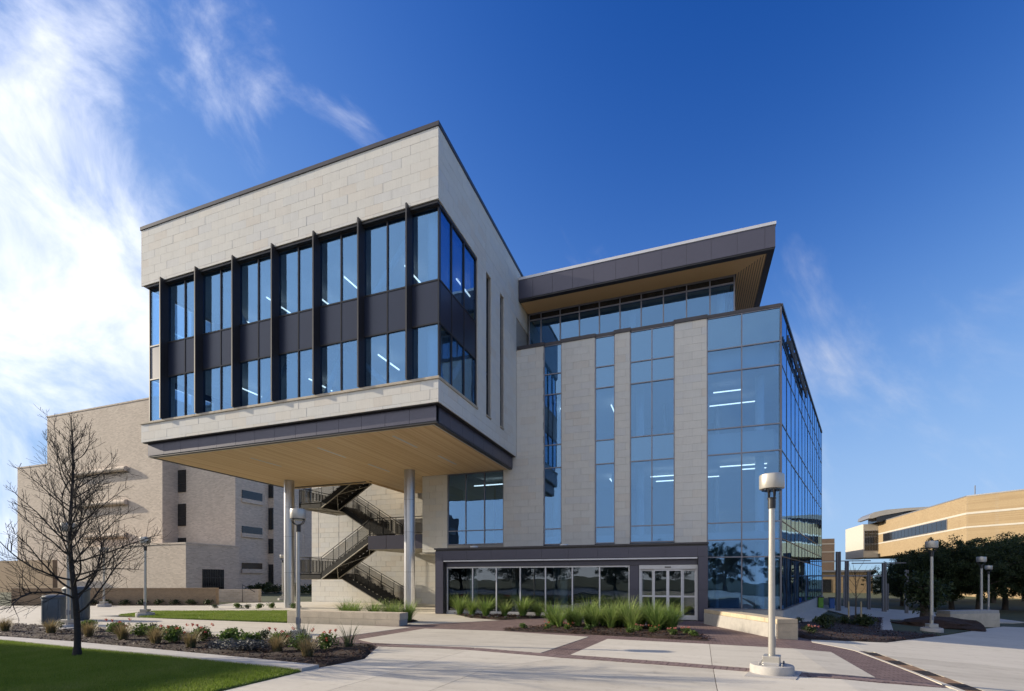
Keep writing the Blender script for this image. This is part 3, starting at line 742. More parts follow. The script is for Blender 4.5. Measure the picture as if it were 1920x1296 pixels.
# ---- flared glass side
FD = Vector((.28, .96)).normalized(); FP = Vector((3.96, YM + .1)); FN = Vector((FD.y, -FD.x)); FL = 23.6; NC = 14
fa = math.atan2(FD.y, FD.x)
def fpt(t, n=0): q = FP + FD * t + FN * n; return (q.x, q.y)
f = MB(); e = .05
for i in range(NC + 1):
    t = FL * i / NC; f.prism([fpt(t - e / 2, -.12), fpt(t - e / 2, .022), fpt(t + e / 2, .022), fpt(t + e / 2, -.12)][::-1], CR[0], CR[-1] + .1)
for z in CR: f.prism([fpt(0, -.1), fpt(0, .02), fpt(FL, .02), fpt(FL, -.1)][::-1], z - e / 2, z + e / 2)
side = f.obj('side_curtain_wall', 'dark_metal', AB)
for i in range(NC):
    for r in range(len(CR) - 1):
        c = fpt((i + .5) * FL / NC); w = round(FL / NC - e, 3); h = round(CR[r + 1] - CR[r] - e, 3); sp = r == 7
        piece('spandrel_pane' if sp else 'pane', (w, h), lambda: MB().box(-w / 2, w / 2, -.006, .006, -h / 2, h / 2), (c[0], c[1], (CR[r] + CR[r + 1]) / 2), (rnd.uniform(-.0028, .0028), rnd.uniform(-.0028, .0028), fa + rnd.uniform(-.0035, .0035)), 'spandrel_glass' if sp else 'glass', side)
MB().prism([fpt(-.02, -.3), fpt(-.02, .06), fpt(FL + .05, .06), fpt(FL + .05, -.3)][::-1], 14.0, 14.14).obj('side_coping', 'coping_metal', side)
lt = MB(); t = 1.2
for i in range(24):                                     # raised sign letters, seen edge on
    w = rnd.choice((.16, .2, .24)); h = rnd.choice((.42, .42, .55, .6))
    lt.prism([fpt(t, .08), fpt(t, .15), fpt(t + .05, .15), fpt(t + .05, .08)][::-1], 12.75, 12.75 + h)
    if rnd.random() < .7: lt.prism([fpt(t + w, .08), fpt(t + w, .15), fpt(t + w + .05, .15), fpt(t + w + .05, .08)][::-1], 12.75, 12.75 + h * rnd.choice((1, .7)))
    t += w + .12 + (.25 if i in (5, 11, 17) else 0)
lt.obj('sign_letters', 'dark_metal', side, kind='stuff')
pb = MB(); pb.prism([(.86, YM + .02), (3.99, YM + .02), fpt(.03, .1), fpt(FL + .2, .1), fpt(FL + .2, -.4), (3.4, YM + .5), (.86, YM + .5)], -1.2, .31)
pb.obj('plinth', 'curb_concrete', AB)
# ---- upper storey and roof
US = MB(); us_x = [-8.5, -7.81, -6.70, -5.62, -4.52, -3.42, -2.32, -1.20, -.07, 1.04, 2.16]
for x in us_x: US.box(x - .03, x + .03, 26.47, 26.60, 14.0, 16.80)
for z in (14.15, 16.42, 16.78): US.box(-8.5, 2.18, 26.475, 26.595, z - .04, z + .04)
for y in (27.6, 28.7, 29.8, 30.9): US.box(2.1, 2.22, y - .03, y + .03, 14, 16.8)
us = US.obj('clerestory_window', 'mullion_metal', AB)
for a, b in zip(us_x[:-1], us_x[1:]):
    pane(a + .03, b - .03, 26.53, 14.19, 16.38, 'glass', us); pane(a + .03, b - .03, 26.53, 16.46, 16.74, 'window_dark', us, 'transom_pane')
for a, b in zip((26.56, 27.6, 28.7, 29.8), (27.6, 28.7, 29.8, 30.9)): pane_s(2.16, a + .03, b - .03, 14.1, 16.74, 'glass', us)
RX1, RY0, RZ0, RZ1 = 3.75, 25.0, 16.82, 18.02
rb = MB(); rb.box(-8.64, RX1 - .04, RY0 + .04, 34, RZ0 + .06, RZ1 - .02).box(-8.64, RX1 - .025, RY0 + .025, RY0 + .3, RZ0, RZ1 - .1).box(RX1 - .3, RX1 - .025, RY0 + .3, 34, RZ0, RZ1 - .1)
roof = rb.obj('roof_overhang', 'dark_metal', AB)
rp = [-8.62, -7.83, -6.75, -5.66, -4.55, -3.44, -2.33, -1.21, -.07, 1.04, 2.16, 3.32, RX1]
for a, b in zip(rp[:-1], rp[1:]):
    w = round(b - a - .012, 3); piece('roof_panel', (w,), lambda: MB().box(0, w, 0, .022, 0, RZ1 - RZ0 - .19), (a + .006, RY0, RZ0 + .07), 0, 'purple_panel', roof)
y = RY0 + .025
while y < 33.9:
    w = 1.1; piece('roof_panel', (w,), lambda: MB().box(0, w, 0, .022, 0, RZ1 - RZ0 - .19), (RX1, y, RZ0 + .07), math.pi / 2, 'purple_panel', roof); y += 1.112
ec = MB(); ec.box(-8.64, RX1 + .03, RY0 - .03, RY0 + .4, RZ1 - .115, RZ1 + .02).box(RX1 - .4, RX1 + .03, RY0 + .4, 34, RZ1 - .115, RZ1 + .02); ec.obj('roof_edge', 'silver_metal', roof)
n = 13; d0 = .12; wd = (1.52 - d0) / n                       # mitred soffit boards
for i in range(n):
    a = d0 + i * wd; b = a + wd - .028
    piece('soffit_board', (i,), lambda: MB().ext([(-8.62, RY0 + a, 0), (RX1 - a, RY0 + a, 0), (RX1 - a, 33, 0), (RX1 - b, 33, 0), (RX1 - b, RY0 + b, 0), (-8.62, RY0 + b, 0)], (0, 0, .03)), (0, 0, RZ0 + .012), 0, 'wood', roof)
# main roof deck
MB().prism([(-8.5, YM + .5), (3.6, YM + .5), fpt(FL, -.3), (-8.5, 47.3)], 13.1, 13.2).obj('roof_deck', 'roof_metal', AB)
MB().prism([(-8.3, 47.6), (9.6, 47.6), (9.6, 78), (-8.3, 78)], -.5, 14.0).obj('rear_wing', 'limestone', AB)  # hidden rear of the building, added to cast shade over the oaks
# ---- interiors
for z0, z1 in ((3.5, 3.95), (7.62, 8.62), (11.5, 13.05)):
    MB().prism([(-8.5, YM + .45), (3.72, YM + .45), fpt(FL, -.3), (-8.5, 47.3)], z0, z1).obj('floor_slab', 'interior_ceiling', AB)
MB().prism([(-11.5, YM + .4), (-8.5, YM + .4), (-8.5, 34), (-11.5, 34)], 7.62, 8.3).obj('floor_slab', 'interior_ceiling', AB)
for z0, z1 in ((ZB, 9.0), (11.6, 12.7), (15.75, 16.1)): box('floor_slab', -24.3, -9.1, Y0 + .42, 24.5, z0, z1, 'interior_ceiling', AB)
box('ceiling', -8.4, 2.0, 26.8, 33, 16.5, 16.55, 'interior_ceiling', AB)
for b_ in ((-14.1, 1.5, 33, 33.15, 0, 13.1), (-9.0, -8.6, 24.9, 33, 0, 3.3), (-24.0, -9.4, 23.2, 23.35, 9.0, 15.75), (-4.0, -3.8, 27.5, 33, 3.95, 7.6), (-11.9, -11.75, 21.9, 33, 0, 3.3), (1.5, 1.65, 30, 46, 0, 11.5), (-8.3, 1.9, 32, 32.1, 14, 16.5), (-17.3, -17.2, 19.2, 23.2, 9, 11.6), (-13.3, -13.2, 19.6, 23.2, 12.7, 15.75), (-1.3, -1.2, 28.5, 33, 8.62, 11.5)):
    box('interior_wall', *b_, 'interior_wall', AB)
MB().prism([(-11.7, 21.95), (.7, 21.95), (.8, YM + .2), (3.8, YM + .3), fpt(FL, -.3), (-11.7, 47)], -.02, .02).obj('interior_floor', 'interior_floor', AB)
for x, y, z0, z1 in ((-2.35, 26.3, 0, 11.5), (3.25, 26.2, 0, 11.5), (-6.9, 26.4, 0, 11.5), (7.0, 37, 0, 11.5), (-2.9, 27.6, 13.2, 16.5), (1.6, 27.4, 13.2, 16.5), (-9.3, 16.75, 9, 15.75), (-24.0, 16.9, 9, 15.75), (-10.2, 22.6, 0, 3.4), (-5.6, 22.9, 0, 3.4)):
    MB().lathe([(.2, z0), (.2, z1)], x, y, 16).obj('interior_column', 'interior_column', AB, smooth=True)
for a, b in (((-12.9, 17.2, 12.8), (-10.6, 17.2, 15.7)), ((-11.0, 17.2, 9.1), (-13.6, 17.2, 11.5)), ((-19.0, 17.2, 9.1), (-16.8, 17.2, 11.5)), ((-8.95, 17.0, 9.1), (-8.95, 19.2, 11.5)), ((-18.8, 17.2, 12.8), (-20.9, 17.2, 15.7)), ((-15.1, 17.2, 9.1), (-13.9, 17.2, 11.5))):
    MB().tube([a, b], .11, 8).obj('steel_brace', 'interior_column', AB)
def strip(x0, x1, y0, y1, z): box('light_strip', x0, x1, y0, y1, z, z + .05, 'strip_light', AB)
for x, y in ((-22.0, 19), (-19.2, 18.2), (-16.8, 18.8), (-14.6, 18.0), (-11.6, 18.4), (-9.9, 20)):
    strip(x - .025, x + .025, y, y + 1.5, 15.35)
for x, y in ((-21.0, 18), (-17.0, 18.6), (-12.4, 17.6), (-14.0, 20.2)): strip(x - .025, x + .025, y, y + 1.6, 11.25)
for y, x0, x1 in ((26.6, 1.2, 2.5), (28.6, 1.1, 3.4)): strip(x0, x1, y, y + .045, 11.1)
for y, x0, x1 in ((26.4, 1.5, 3.6), (28.8, .9, 1.6), (27.4, 2.6, 3.7)): strip(x0, x1, y, y + .045, 7.3)
for x, y, z in ((-6.6, 26.2, 11.1), (-6.5, 28.2, 11.1), (-6.5, 27.0, 7.3), (-6.6, 29.6, 7.3), (-3.9, 26.6, 11.1), (-4.1, 27.5, 7.3)): strip(x - .025, x + .025, y, y + 1.5, z)
strip(-1.9, -.5, 27.2, 27.27, 7.2); strip(-1.7, -.4, 28.6, 28.67, 7.2); strip(-12.0, -9.8, 26.6, 26.68, 7.25); strip(-9.6, -8.2, 23.2, 23.27, 3.1); strip(-4.6, -3.2, 23.4, 23.47, 3.1)
# ---- entrance block
EX0, EX1, EY, EZ = -11.81, .77, 21.5, 3.22
eb = MB(); eb.box(EX0 + .02, EX1 - .02, EY + .02, YM - .02, 2.62, EZ - .05).box(EX0 + .02, -11.36, EY + .02, EY + .5, 0, 2.62).box(.40, EX1 - .02, EY + .02, YM - .02, 0, 2.62)
eb.box(-11.36, .40, EY + .28, EY + .5, 2.33, 2.62).box(-2.40, -2.0, EY + .28, EY + .5, 0, 2.33).box(EX0 + .02, EX0 + .2, EY + .5, YM, 0, 2.62)
ent = eb.obj('entrance_block', 'dark_metal', AB)
ej = [EX0, -11.42, -10.08, -8.81, -7.55, -6.31, -5.06, -3.75, -2.42, -.88, .37, EX1]
for a, b in zip(ej[:-1], ej[1:]):
    z0 = 2.66; w = round(b - a - .01, 3)
    piece('entrance_panel', (w, 1), lambda: MB().box(0, w, 0, .02, 0, .44), (a + .005, EY, z0), 0, 'purple_panel', ent)
for a, b in zip(ej[1:-2], ej[2:-1]):
    w = round(b - a - .01, 3); piece('entrance_panel', (w, 2), lambda: MB().box(0, w, 0, .02, 0, .25), (a + .005, EY + .26, 2.345), 0, 'purple_panel', ent)
for a, b in ((EX0, -11.37), (.39, EX1)):
    for z0, z1 in ((.02, 1.28), (1.29, 2.65)):
        w = round(b - a - .01, 3); h = z1 - z0; piece('entrance_panel', (w, round(h, 2)), lambda: MB().box(0, w, 0, .02, 0, h), (a + .005, EY, z0), 0, 'purple_panel', ent)
for z0, z1 in ((.02, 1.28), (1.29, 2.32)):
    h = z1 - z0; piece('entrance_panel', ('m', round(h, 2)), lambda: MB().box(0, .38, 0, .02, 0, h), (-2.39, EY + .26, z0), 0, 'purple_panel', ent)
box('entrance_coping', EX0 - .04, EX1 + .03, EY - .05, YM - .02, EZ - .045, EZ + .03, 'coping_metal', ent)
box('drip_bar', -11.33, .36, EY - .03, EY + .12, 2.575, 2.635, 'silver_metal', ent)
sf = MB(); e = .06; sx = [-11.30, -9.92, -8.67, -7.46, -6.22, -4.95, -3.71, -2.42]; SYF = EY + .36
for x in sx: sf.box(x - e / 2, x + e / 2, SYF - .05, SYF + .08, .12, 2.33)
sf.box(-11.33, -2.4, SYF - .046, SYF + .076, .10, .17).box(-11.33, -2.4, SYF - .046, SYF + .076, 2.26, 2.33).box(-11.36, -2.4, SYF - .04, SYF + .2, -.02, .10)
shop = sf.obj('ground_window', 'silver_metal', ent)
for a, b in zip(sx[:-1], sx[1:]): pane(a + e / 2, b - e / 2, SYF, .17, 2.26, 'glass_clear', shop)
# sliding doors
dx0, dx1 = -1.99, .38
hd = MB(); hd.box(dx0, dx1, SYF - .1, SYF + .1, 2.16, 2.33).box(dx0, dx0 + .06, SYF - .07, SYF + .07, 0, 2.16).box(dx1 - .06, dx1, SYF - .07, SYF + .07, 0, 2.16)
door = hd.obj('sliding_door', 'silver_metal', ent)
box('motion_sensor', -.93, -.68, SYF - .13, SYF - .1, 2.22, 2.26, 'black_metal', door)
ds = [dx0 + .06, -1.40, -.81, -.22, dx1 - .06]
for i, (a, b) in enumerate(zip(ds[:-1], ds[1:])):
    yy = SYF + (.03 if i in (0, 3) else -.03); l = MB()
    l.box(a, a + .06, yy - .022, yy + .022, .01, 2.16).box(b - .06, b, yy - .022, yy + .022, .01, 2.16)
    for z0, z1 in ((.01, .2), (.96, 1.03), (2.08, 2.16)): l.box(a + .06, b - .06, yy - .022, yy + .022, z0, z1)
    l.V = l.V
    o = l.obj('door_leaf', 'silver_metal', ent)
    for z0, z1 in ((.2, .96), (1.03, 2.08)): pane(a + .06, b - .06, yy, z0, z1, 'glass_clear', o, 'pane', .001)
# ---- wall behind the stair
sw = MB(); sw.box(-26.7, -11.9, 29.5 + B, 29.9, -.3, 16).box(-26.7 + B, -26.4, 29.9, 40, -.3, 16)
swall = sw.obj('stair_wall', 'mortar', AB)
R2 = MB(); z = -.3
for k in range(40):
    lo = -.3 + k * CH; hi = lo + CH; g = .02 if k in (7, 14, 21) else GAP
    if lo > 9: break
    x = -26.7 + (SW / 2 if k % 2 else 0) - SW
    while x < -11.9:
        a = max(x, -26.7); b = min(x + SW, -11.9)
        if b - a > .03: R2.box(a + GAP / 2, b - GAP / 2, 29.5 + rnd.uniform(-.004, .004), 29.5 + ST, lo + g / 2, hi - g / 2)
        x += SW
R2.obj('limestone_courses', 'limestone', swall, kind='stuff')
ld = MB(); ld.box(-18.3, -14.4, 25.02, 29.45, 3.5, 4.3).obj('landing_slab', 'stair_under', AB)
for i in range(3):
    w = 1.28; piece('balcony_panel', (), lambda: MB().box(0, 1.27, 0, .03, 0, .82), (-18.32 + i * 1.3, 24.98, 3.52), 0, 'purple_panel', AB)
MB().box(-18.34, -18.30, 25.0, 29.4, 3.5, 4.34).obj('balcony_panel', 'purple_panel', AB)
box('bridge_soffit', -14.6, -11.9, 24.75, 29.45, 3.15, 3.24, 'stair_under', AB)
box('service_door', -14.43, -14.40, 25.5, 26.6, 4.35, 6.6, 'window_dark', AB)

# ------------------------------------------------------------------ exterior staircase
ST_ = thing('exterior_staircase', 'black steel switchback staircase with mesh railings against the stone wall', 'staircase', (-21, 27, 0))
M('stair_tread', (.045, .04, .035), .8, .15, 4)
def stair():
    YF0, YF1, YB0, YB1 = 25.15, 26.75, 27.15, 28.75; XA, XB = -22.0, -18.3; XLAND = -23.8
    def flight(x0, z0, x1, z1, y0, y1, under):
        n = 13; dz = (z1 - z0) / n; dx = (x1 - x0) / n; sg = 1 if dx > 0 else -1
        s = MB()
        for y in (y0, y1 - .05):
            s.ext([(x0, y, z0 - .30), (x1, y, z1 - .30), (x1, y, z1 + .05), (x0, y, z0 + .05)] if sg > 0 else [(x1, y, z1 - .30), (x0, y, z0 - .30), (x0, y, z0 + .05), (x1, y, z1 + .05)], (0, .05, 0))
        fl = s.obj('flight', 'stair_black', ST_)
        tr = MB()
        for i in range(n):
            xa = x0 + dx * i; z = z0 + dz * (i + 1)
            tr.box(min(xa, xa + dx * 1.1), max(xa, xa + dx * 1.1), y0 + .05, y1 - .05, z - .05, z)
            tr.box(xa - .01, xa + .01, y0 + .05, y1 - .05, z - dz - .0, z - .05)
        tr.obj('treads', 'stair_tread', fl, kind='stuff')
        b = MB(); L = Vector((x1 - x0, 0, z1 - z0))
        for y in (y0 + .02, y1 - .02): b.tube([(x0, y, z0 - .33), (x1, y, z1 - .33)], .035, 6)
        for k in range(3):
            p = Vector((x0, 0, z0 - .33)) + L * (k / 3); q = Vector((x0, 0, z0 - .33)) + L * ((k + 1) / 3)
            ya, yb = (y0, y1) if k % 2 else (y1, y0)
            b.tube([(p.x, ya, p.z), (q.x, yb, q.z)], .022, 6)
        b.obj('bracing', 'stair_under', fl)
        for y in (y0 + .02, y1 - .02): rail((x0, y, z0), (x1, y, z1))
    def rail(p0, p1, dens=.055):
        p0 = Vector(p0); p1 = Vector(p1); L = (p1 - p0).length; r = MB(); H = 1.07; n = max(2, int(L / 1.2) + 1)
        up = Vector((0, 0, H)); hz = math.hypot(p1.x - p0.x, p1.y - p0.y)
        r.tube([p0 + up, p1 + up], .024, 6); r.tube([p0 + Vector((0, 0, .1)), p1 + Vector((0, 0, .1))], .014, 4); r.tube([p0 + up * .86, p1 + up * .86], .012, 4)
        for i in range(n + 1):
            q = p0.lerp(p1, i / n); r.tube([q - Vector((0, 0, .2)), q + up], .024, 4)
        m = int(hz / dens)
        for i in range(1, m):
            q = p0.lerp(p1, i / m); r.tube([q + Vector((0, 0, .1)), q + up * .86], .015, 3, False)
        r.obj('railing', 'stair_black', ST_)
    def landing(z):
        m = MB(); m.box(XLAND, XA, YF0, YB1, z - .05, z)
        for a in ((XLAND, XA, YF0, YF0 + .05), (XLAND, XA, YB1 - .05, YB1), (XLAND, XLAND + .05, YF0, YB1), (XA - .05, XA, YF0, YB1)): m.box(*a, z - .32, z + .05)
        o = m.obj('landing', 'stair_black', ST_)
        u = MB(); u.box(XLAND + .06, XA - .06, YF0 + .06, YB1 - .06, z - .30, z - .27); u.tube([(XLAND + .1, YF0 + .1, z - .33), (XA - .1, YB1 - .1, z - .33)], .03, 6); u.tube([(XLAND + .1, YB1 - .1, z - .33), (XA - .1, YF0 + .1, z - .33)], .03, 6)
        u.obj('underside', 'stair_under', o)
        for a, b in (((XLAND, YF0 + .02), (XA, YF0 + .02)), ((XLAND, YB1 - .02), (XA, YB1 - .02)), ((XLAND + .02, YF0), (XLAND + .02, YB1))): rail((*a, z), (*b, z))
    zs = [0.0, 2.05, 4.33, 6.6, 8.85]
    landing(zs[1]); landing(zs[3])
    flight(XB + .35, zs[0], XA, zs[1], YB0, YB1, 0); flight(XA, zs[1], XB, zs[2], YF0, YF1, 0)
    flight(XB, zs[2], XA, zs[3], YB0, YB1, 0); flight(XA, zs[3], XB, zs[4], YF0, YF1, 0)
    rail((XB, 25.05, 4.33), (-14.5, 25.05, 4.33)); rail((XB, YF1 + .02, 4.33), (XB, YB0 - .02, 4.33))
    for x, y in ((XLAND + .3, YF0 + .1), (XA - .3, YF0 + .1), (XLAND + .3, YB1 - .1), (XA - .3, YB1 - .1)): MB().tube([(x, y, zs[1] - .1), (x, y, 7.9 if y < 25.5 else 9)], .014, 5).obj('hanger_rod', 'mullion_metal', ST_)
stair()

# ------------------------------------------------------------------ neighbouring buildings
def bricks(name, blocks, mat, parent, part='wall', cap=None):
    for b in blocks:
        o = box(part, *b, mat, parent)
        if cap: box('parapet_cap', b[0] - .05, b[1] + .05, b[2] - .05, b[3] + .05, b[5] + .002, b[5] + .18, cap, o)
BB = thing('brick_building', 'tall windowless beige brick building with stepped blocks behind the staircase', 'building', (-70, 50, 0))
bricks('brick', [(-84, -61, 42, 60, -.3, 24.2), (-91, -84.002, 42.02, 60, -.3, 17.6), (-61.0, -51.3, 44, 60, -.3, 23.0), (-60, -50.5, 49, 85, -.3, 22.6), (-50.5, -47, 62, 90, -.3, 22.0), (-74.8, -56.82, 39.6, 41.99, -.3, 5.5), (-56.8, -48.4, 35.7, 42, -.3, 5.3)], 'brick_beige', BB, cap='brick_beige')
for z0, z1 in ((12.7, 15.5), (8.4, 11.2), (3.6, 6.9), (17.2, 19.8)):
    w = box('window', -60.95, -59.6, 43.9, 43.998, z0, z1, 'window_dark', BB); box('mullion', -60.9, -59.65, 43.86, 43.898, z0 + 1.0, z0 + 1.08, 'dark_metal', w)
for z0, z1 in ((11.6, 12.6), (7.35, 8.2), (2.95, 3.7), (15.6, 16.6)):
    w = box('window', -51.298, -51.22, 44.9, 47.9, z0, z1, 'window_dark', BB); box('sill', -51.298, -51.1, 44.8, 48.0, z0 - .5, z0 - .02, 'brick_beige', w)
for z0, z1 in ((12.2, 13.9), (8.1, 10.9), (5.0, 6.9), (1.0, 3.6)): box('window', -51.28, -50.52, 48.9, 48.998, z0, z1, 'window_dark', BB)
for z, x0 in ((15.75, -78.5), (11.5, -78.0), (7.3, -75.2)):
    MB().tube([(x0, 41.75, z), (-67.2, 41.75, z)], .34, 12).obj('ledge_pipe', 'brick_beige', BB, smooth=True)
op = box('barred_opening', -48.398, -48.36, 37.5, 40.0, .1, 2.75, 'window_dark', BB)
g = MB()
for i in range(13): g.box(-48.35, -48.32, 37.52 + i * .205, 37.55 + i * .205, .1, 2.75)
for z in (.9, 1.8): g.box(-48.355, -48.315, 37.5, 40.0, z, z + .06)
g.obj('bars', 'black_metal', op)
MB().tube([(-50.4, 51.2, 1.9), (-49.6, 51.2, 1.9)], .45, 14).obj('vent_drum', 'roof_metal', BB)
LW = thing('low_brick_wall', 'long low brick planter wall in front of the brick building', 'wall', (-35, 21, 0))
def wall_seg(p, q, h, th, mat, par, name='wall', cap=None):
    p = Vector(p); q = Vector(q); t = (q - p).normalized(); n = Vector((-t.y, t.x)) * th
    o = MB().prism([tuple(p), tuple(q), tuple(q + n), tuple(p + n)], -.1, h).obj(name, mat, par)
    if cap:
        e = Vector((-t.y, t.x)) * .03; MB().prism([tuple(p - e), tuple(q - e), tuple(q + n + e), tuple(p + n + e)], h + .002, h + .08).obj('wall_cap', cap, o)
wall_seg((-41.6, 18.9), (-29.6, 23.9), 1.05, .35, 'brick_wall_low', LW, cap='brick_wall_low')
LW2 = thing('low_brick_wall', 'short pale brick wall with sloping handrail beside the low planter wall', 'wall', (-30.5, 27, 0))
wall_seg((-33.0, 26.6), (-29.9, 27.6), .95, .4, 'brick_beige', LW2)
MB().tube([(-30.9, 27.1, 1.3), (-29.9, 27.3, .75)], .025, 6).tube([(-30.9, 27.1, 0), (-30.9, 27.1, 1.3)], .02, 6).obj('handrail', 'black_metal', LW2)
RW = thing('retaining_wall', 'brown brick retaining wall at the far edge beside the brick building', 'wall', (-85, 38, 0))
box('wall', -120, -74.9, 38, 38.5, -.3, 4.1, 'brick_wall_low', RW)

TB = thing('tan_building', 'sunlit tan brick building with ribbon windows and white bands', 'building', (45, 105, -1))
c = Vector((.8325, -.763)).normalized(); A = Vector((37.6, 88)); Bq = A + c * 60
tw = MB(); tw.prism([(37.6, 122.8), tuple(A), tuple(Bq), (Bq.x + 20, Bq.y + 40), (60, 135), (37.6, 135)], 6.3, 13.5); tw.prism([(42, 126), (41.6, 90), (80, 56), (90, 80), (60, 130)], -1.2, 6.3)
twall = tw.obj('wall', 'brick_tan', TB)
def tband(z, h, x=37.57):
    b = MB(); n = Vector((-c.y, c.x)); n = n if n.x < 0 else -n
    b.box(x, 37.62, 88.0, 122.78, z, z + h); b.prism([tuple(A + n * .04), tuple(Bq + n * .04), tuple(Bq - n * .02), tuple(A - n * .02)], z, z + h); return b
tband(10.95, .28).obj('stone_band', 'white_band', TB); tband(9.0, .24).obj('stone_band', 'white_band', TB); tband(13.5, .16).obj('parapet_cap', 'roof_metal', TB)
wf = MB().box(37.5, 37.61, 93.5, 119.6, 9.28, 10.9).obj('ribbon_window', 'mullion_metal', TB)
for i in range(17):
    y = 93.65 + i * 1.525; piece('pane', (), lambda: MB().box(-.03, .03, 0, 1.40, 0, 1.46), (37.49, y, 9.36), 0, 'window_dark', wf)
fe = MB(); fe.box(34.95, 37.65, 122.5, 123, 6.2, 13.2); fe.box(34.95, 37.6, 123, 135, 6.2, 13.3)
end = fe.obj('end_bay', 'white_band', TB)
gw = MB().box(35.1, 37.5, 122.42, 122.49, 7.6, 11.9).obj('window', 'mullion_metal', end)
for i in range(5):
    for z0, z1 in ((7.7, 9.0), (9.1, 10.5), (10.6, 11.2), (11.3, 11.8)): piece('pane', (z0,), lambda: MB().box(0, .40, -.03, .03, 0, z1 - z0), (35.16 + i * .47, 122.40, z0), 0, 'window_dark', gw)
cr = MB(); prof = [(34.6, 14.0), (34.7, 14.6), (35.5, 15.2), (37.5, 15.6), (41, 15.8), (47, 15.9), (47, 15.7), (41, 15.2), (36.5, 14.4), (35.2, 13.95)]
cr.ext([(x, 118, z) for x, z in prof], (0, 7, 0)).obj('curved_roof', 'roof_metal', TB); MB().ext([(x, 117.9, z) for x, z in prof], (0, .08, 0)).obj('roof_fascia', 'white_band', TB)
box('clerestory', 36.2, 48, 119, 124, 13.3, 15.0, 'window_dark', TB)
MB().tube([(39, 89, 13.5), (39, 89, 15.2)], .06, 6).obj('roof_mast', 'roof_metal', TB)
FB = thing('far_building', 'distant brown banded brick block beyond the steel posts', 'building', (24, 130, -1))
fw = box('wall', 14, 29.1, 120, 140, -1.2, 10.2, 'brick_brown', FB)
for z in (3.0, 5.2, 7.3, 9.0): box('stone_band', 13.95, 29.15, 119.95, 120.2, z, z + .18, 'white_band', FB)
FB2 = thing('far_building', 'low distant tan pavilion glimpsed between the steel posts', 'building', (28, 112, -1))
box('wall', 22, 33.5, 112, 117, -1.2, 3.0, 'brick_tan', FB2); box('opening', 24.2, 26.6, 111.95, 112.02, -1, 1.6, 'window_dark', FB2); box('roof', 21.6, 34, 111.6, 117.4, 3.0, 3.4, 'roof_metal', FB2)
OB = thing('offsite_building', 'brown brick building outside the view to the left', 'building', (-55, -20, 0))
ow = box('wall', -62, -46, -45, 1.6, -.2, 14.6, 'brick_brown', OB)
box('roof', -61, -47, -44, -4, 14.6, 15.2, 'roof_metal', OB)
for i in range(8):
    for z in (2, 6.2, 10.4): piece('window', (), lambda: MB().box(-.05, .05, 0, 2.6, 0, 2), (-45.96, -43 + i * 5, z), 0, 'window_dark', OB)

# ------------------------------------------------------------------ benches
def bench(name, label, p, q, h, th, mat, courses, gx=.0):
    p = Vector(p); q = Vector(q); t = (q - p).normalized(); n = Vector((-t.y, t.x)); L = (q - p).length; ang = math.atan2(t.y, t.x)
    base = thing(name, label, 'bench', (p.x, p.y, gz(p.x)))
    core = MB().prism([tuple(p + t * .02 + n * .02), tuple(q - t * .02 + n * .02), tuple(q - t * .02 + n * (th - .02)), tuple(p + t * .02 + n * (th - .02))], gz(q.x) - .1, h - .03).obj('core', 'mortar', base)
    z = min(gz(p.x), gz(q.x)) - .08
    hs = courses
    for k, hh in enumerate(hs):
        z1 = z + hh; x = 0; k2 = (.5 if k % 2 else 0)
        w = 1.02; x = -w * k2
        while x < L - .05:
            a = max(0, x); b = min(L, x + w); s = p + t * a
            if b - a > .05:
                ww = round(b - a - .008, 3); zz = round(z1 - z - .008, 3)
                piece('stone_block', (ww, zz, round(th, 2)), lambda: MB().box(0, ww, 0, th, 0, zz), (s.x, s.y, z + .004), ang, mat, base)
            x += w
        z = z1
    return base
bench('stone_bench', 'long low beige stone bench wall beside the back lawn', (-15.1, 15.33), (-9.98, 15.5), .47, .6, 'cast_stone', (.30, .25))
bench('stone_bench', 'tan stone bench wall running from the entrance towards the lamp post', (1.16, 20.6), (3.02, 16.25), .45, -.62, 'cast_stone_warm', (.30, .24, .14))
bench('stone_bench', 'shaded grey stone bench block beside the far lamp posts', (12.75, 31.4), (15.6, 33.2), .1, .7, 'cast_stone', (.4, .38))

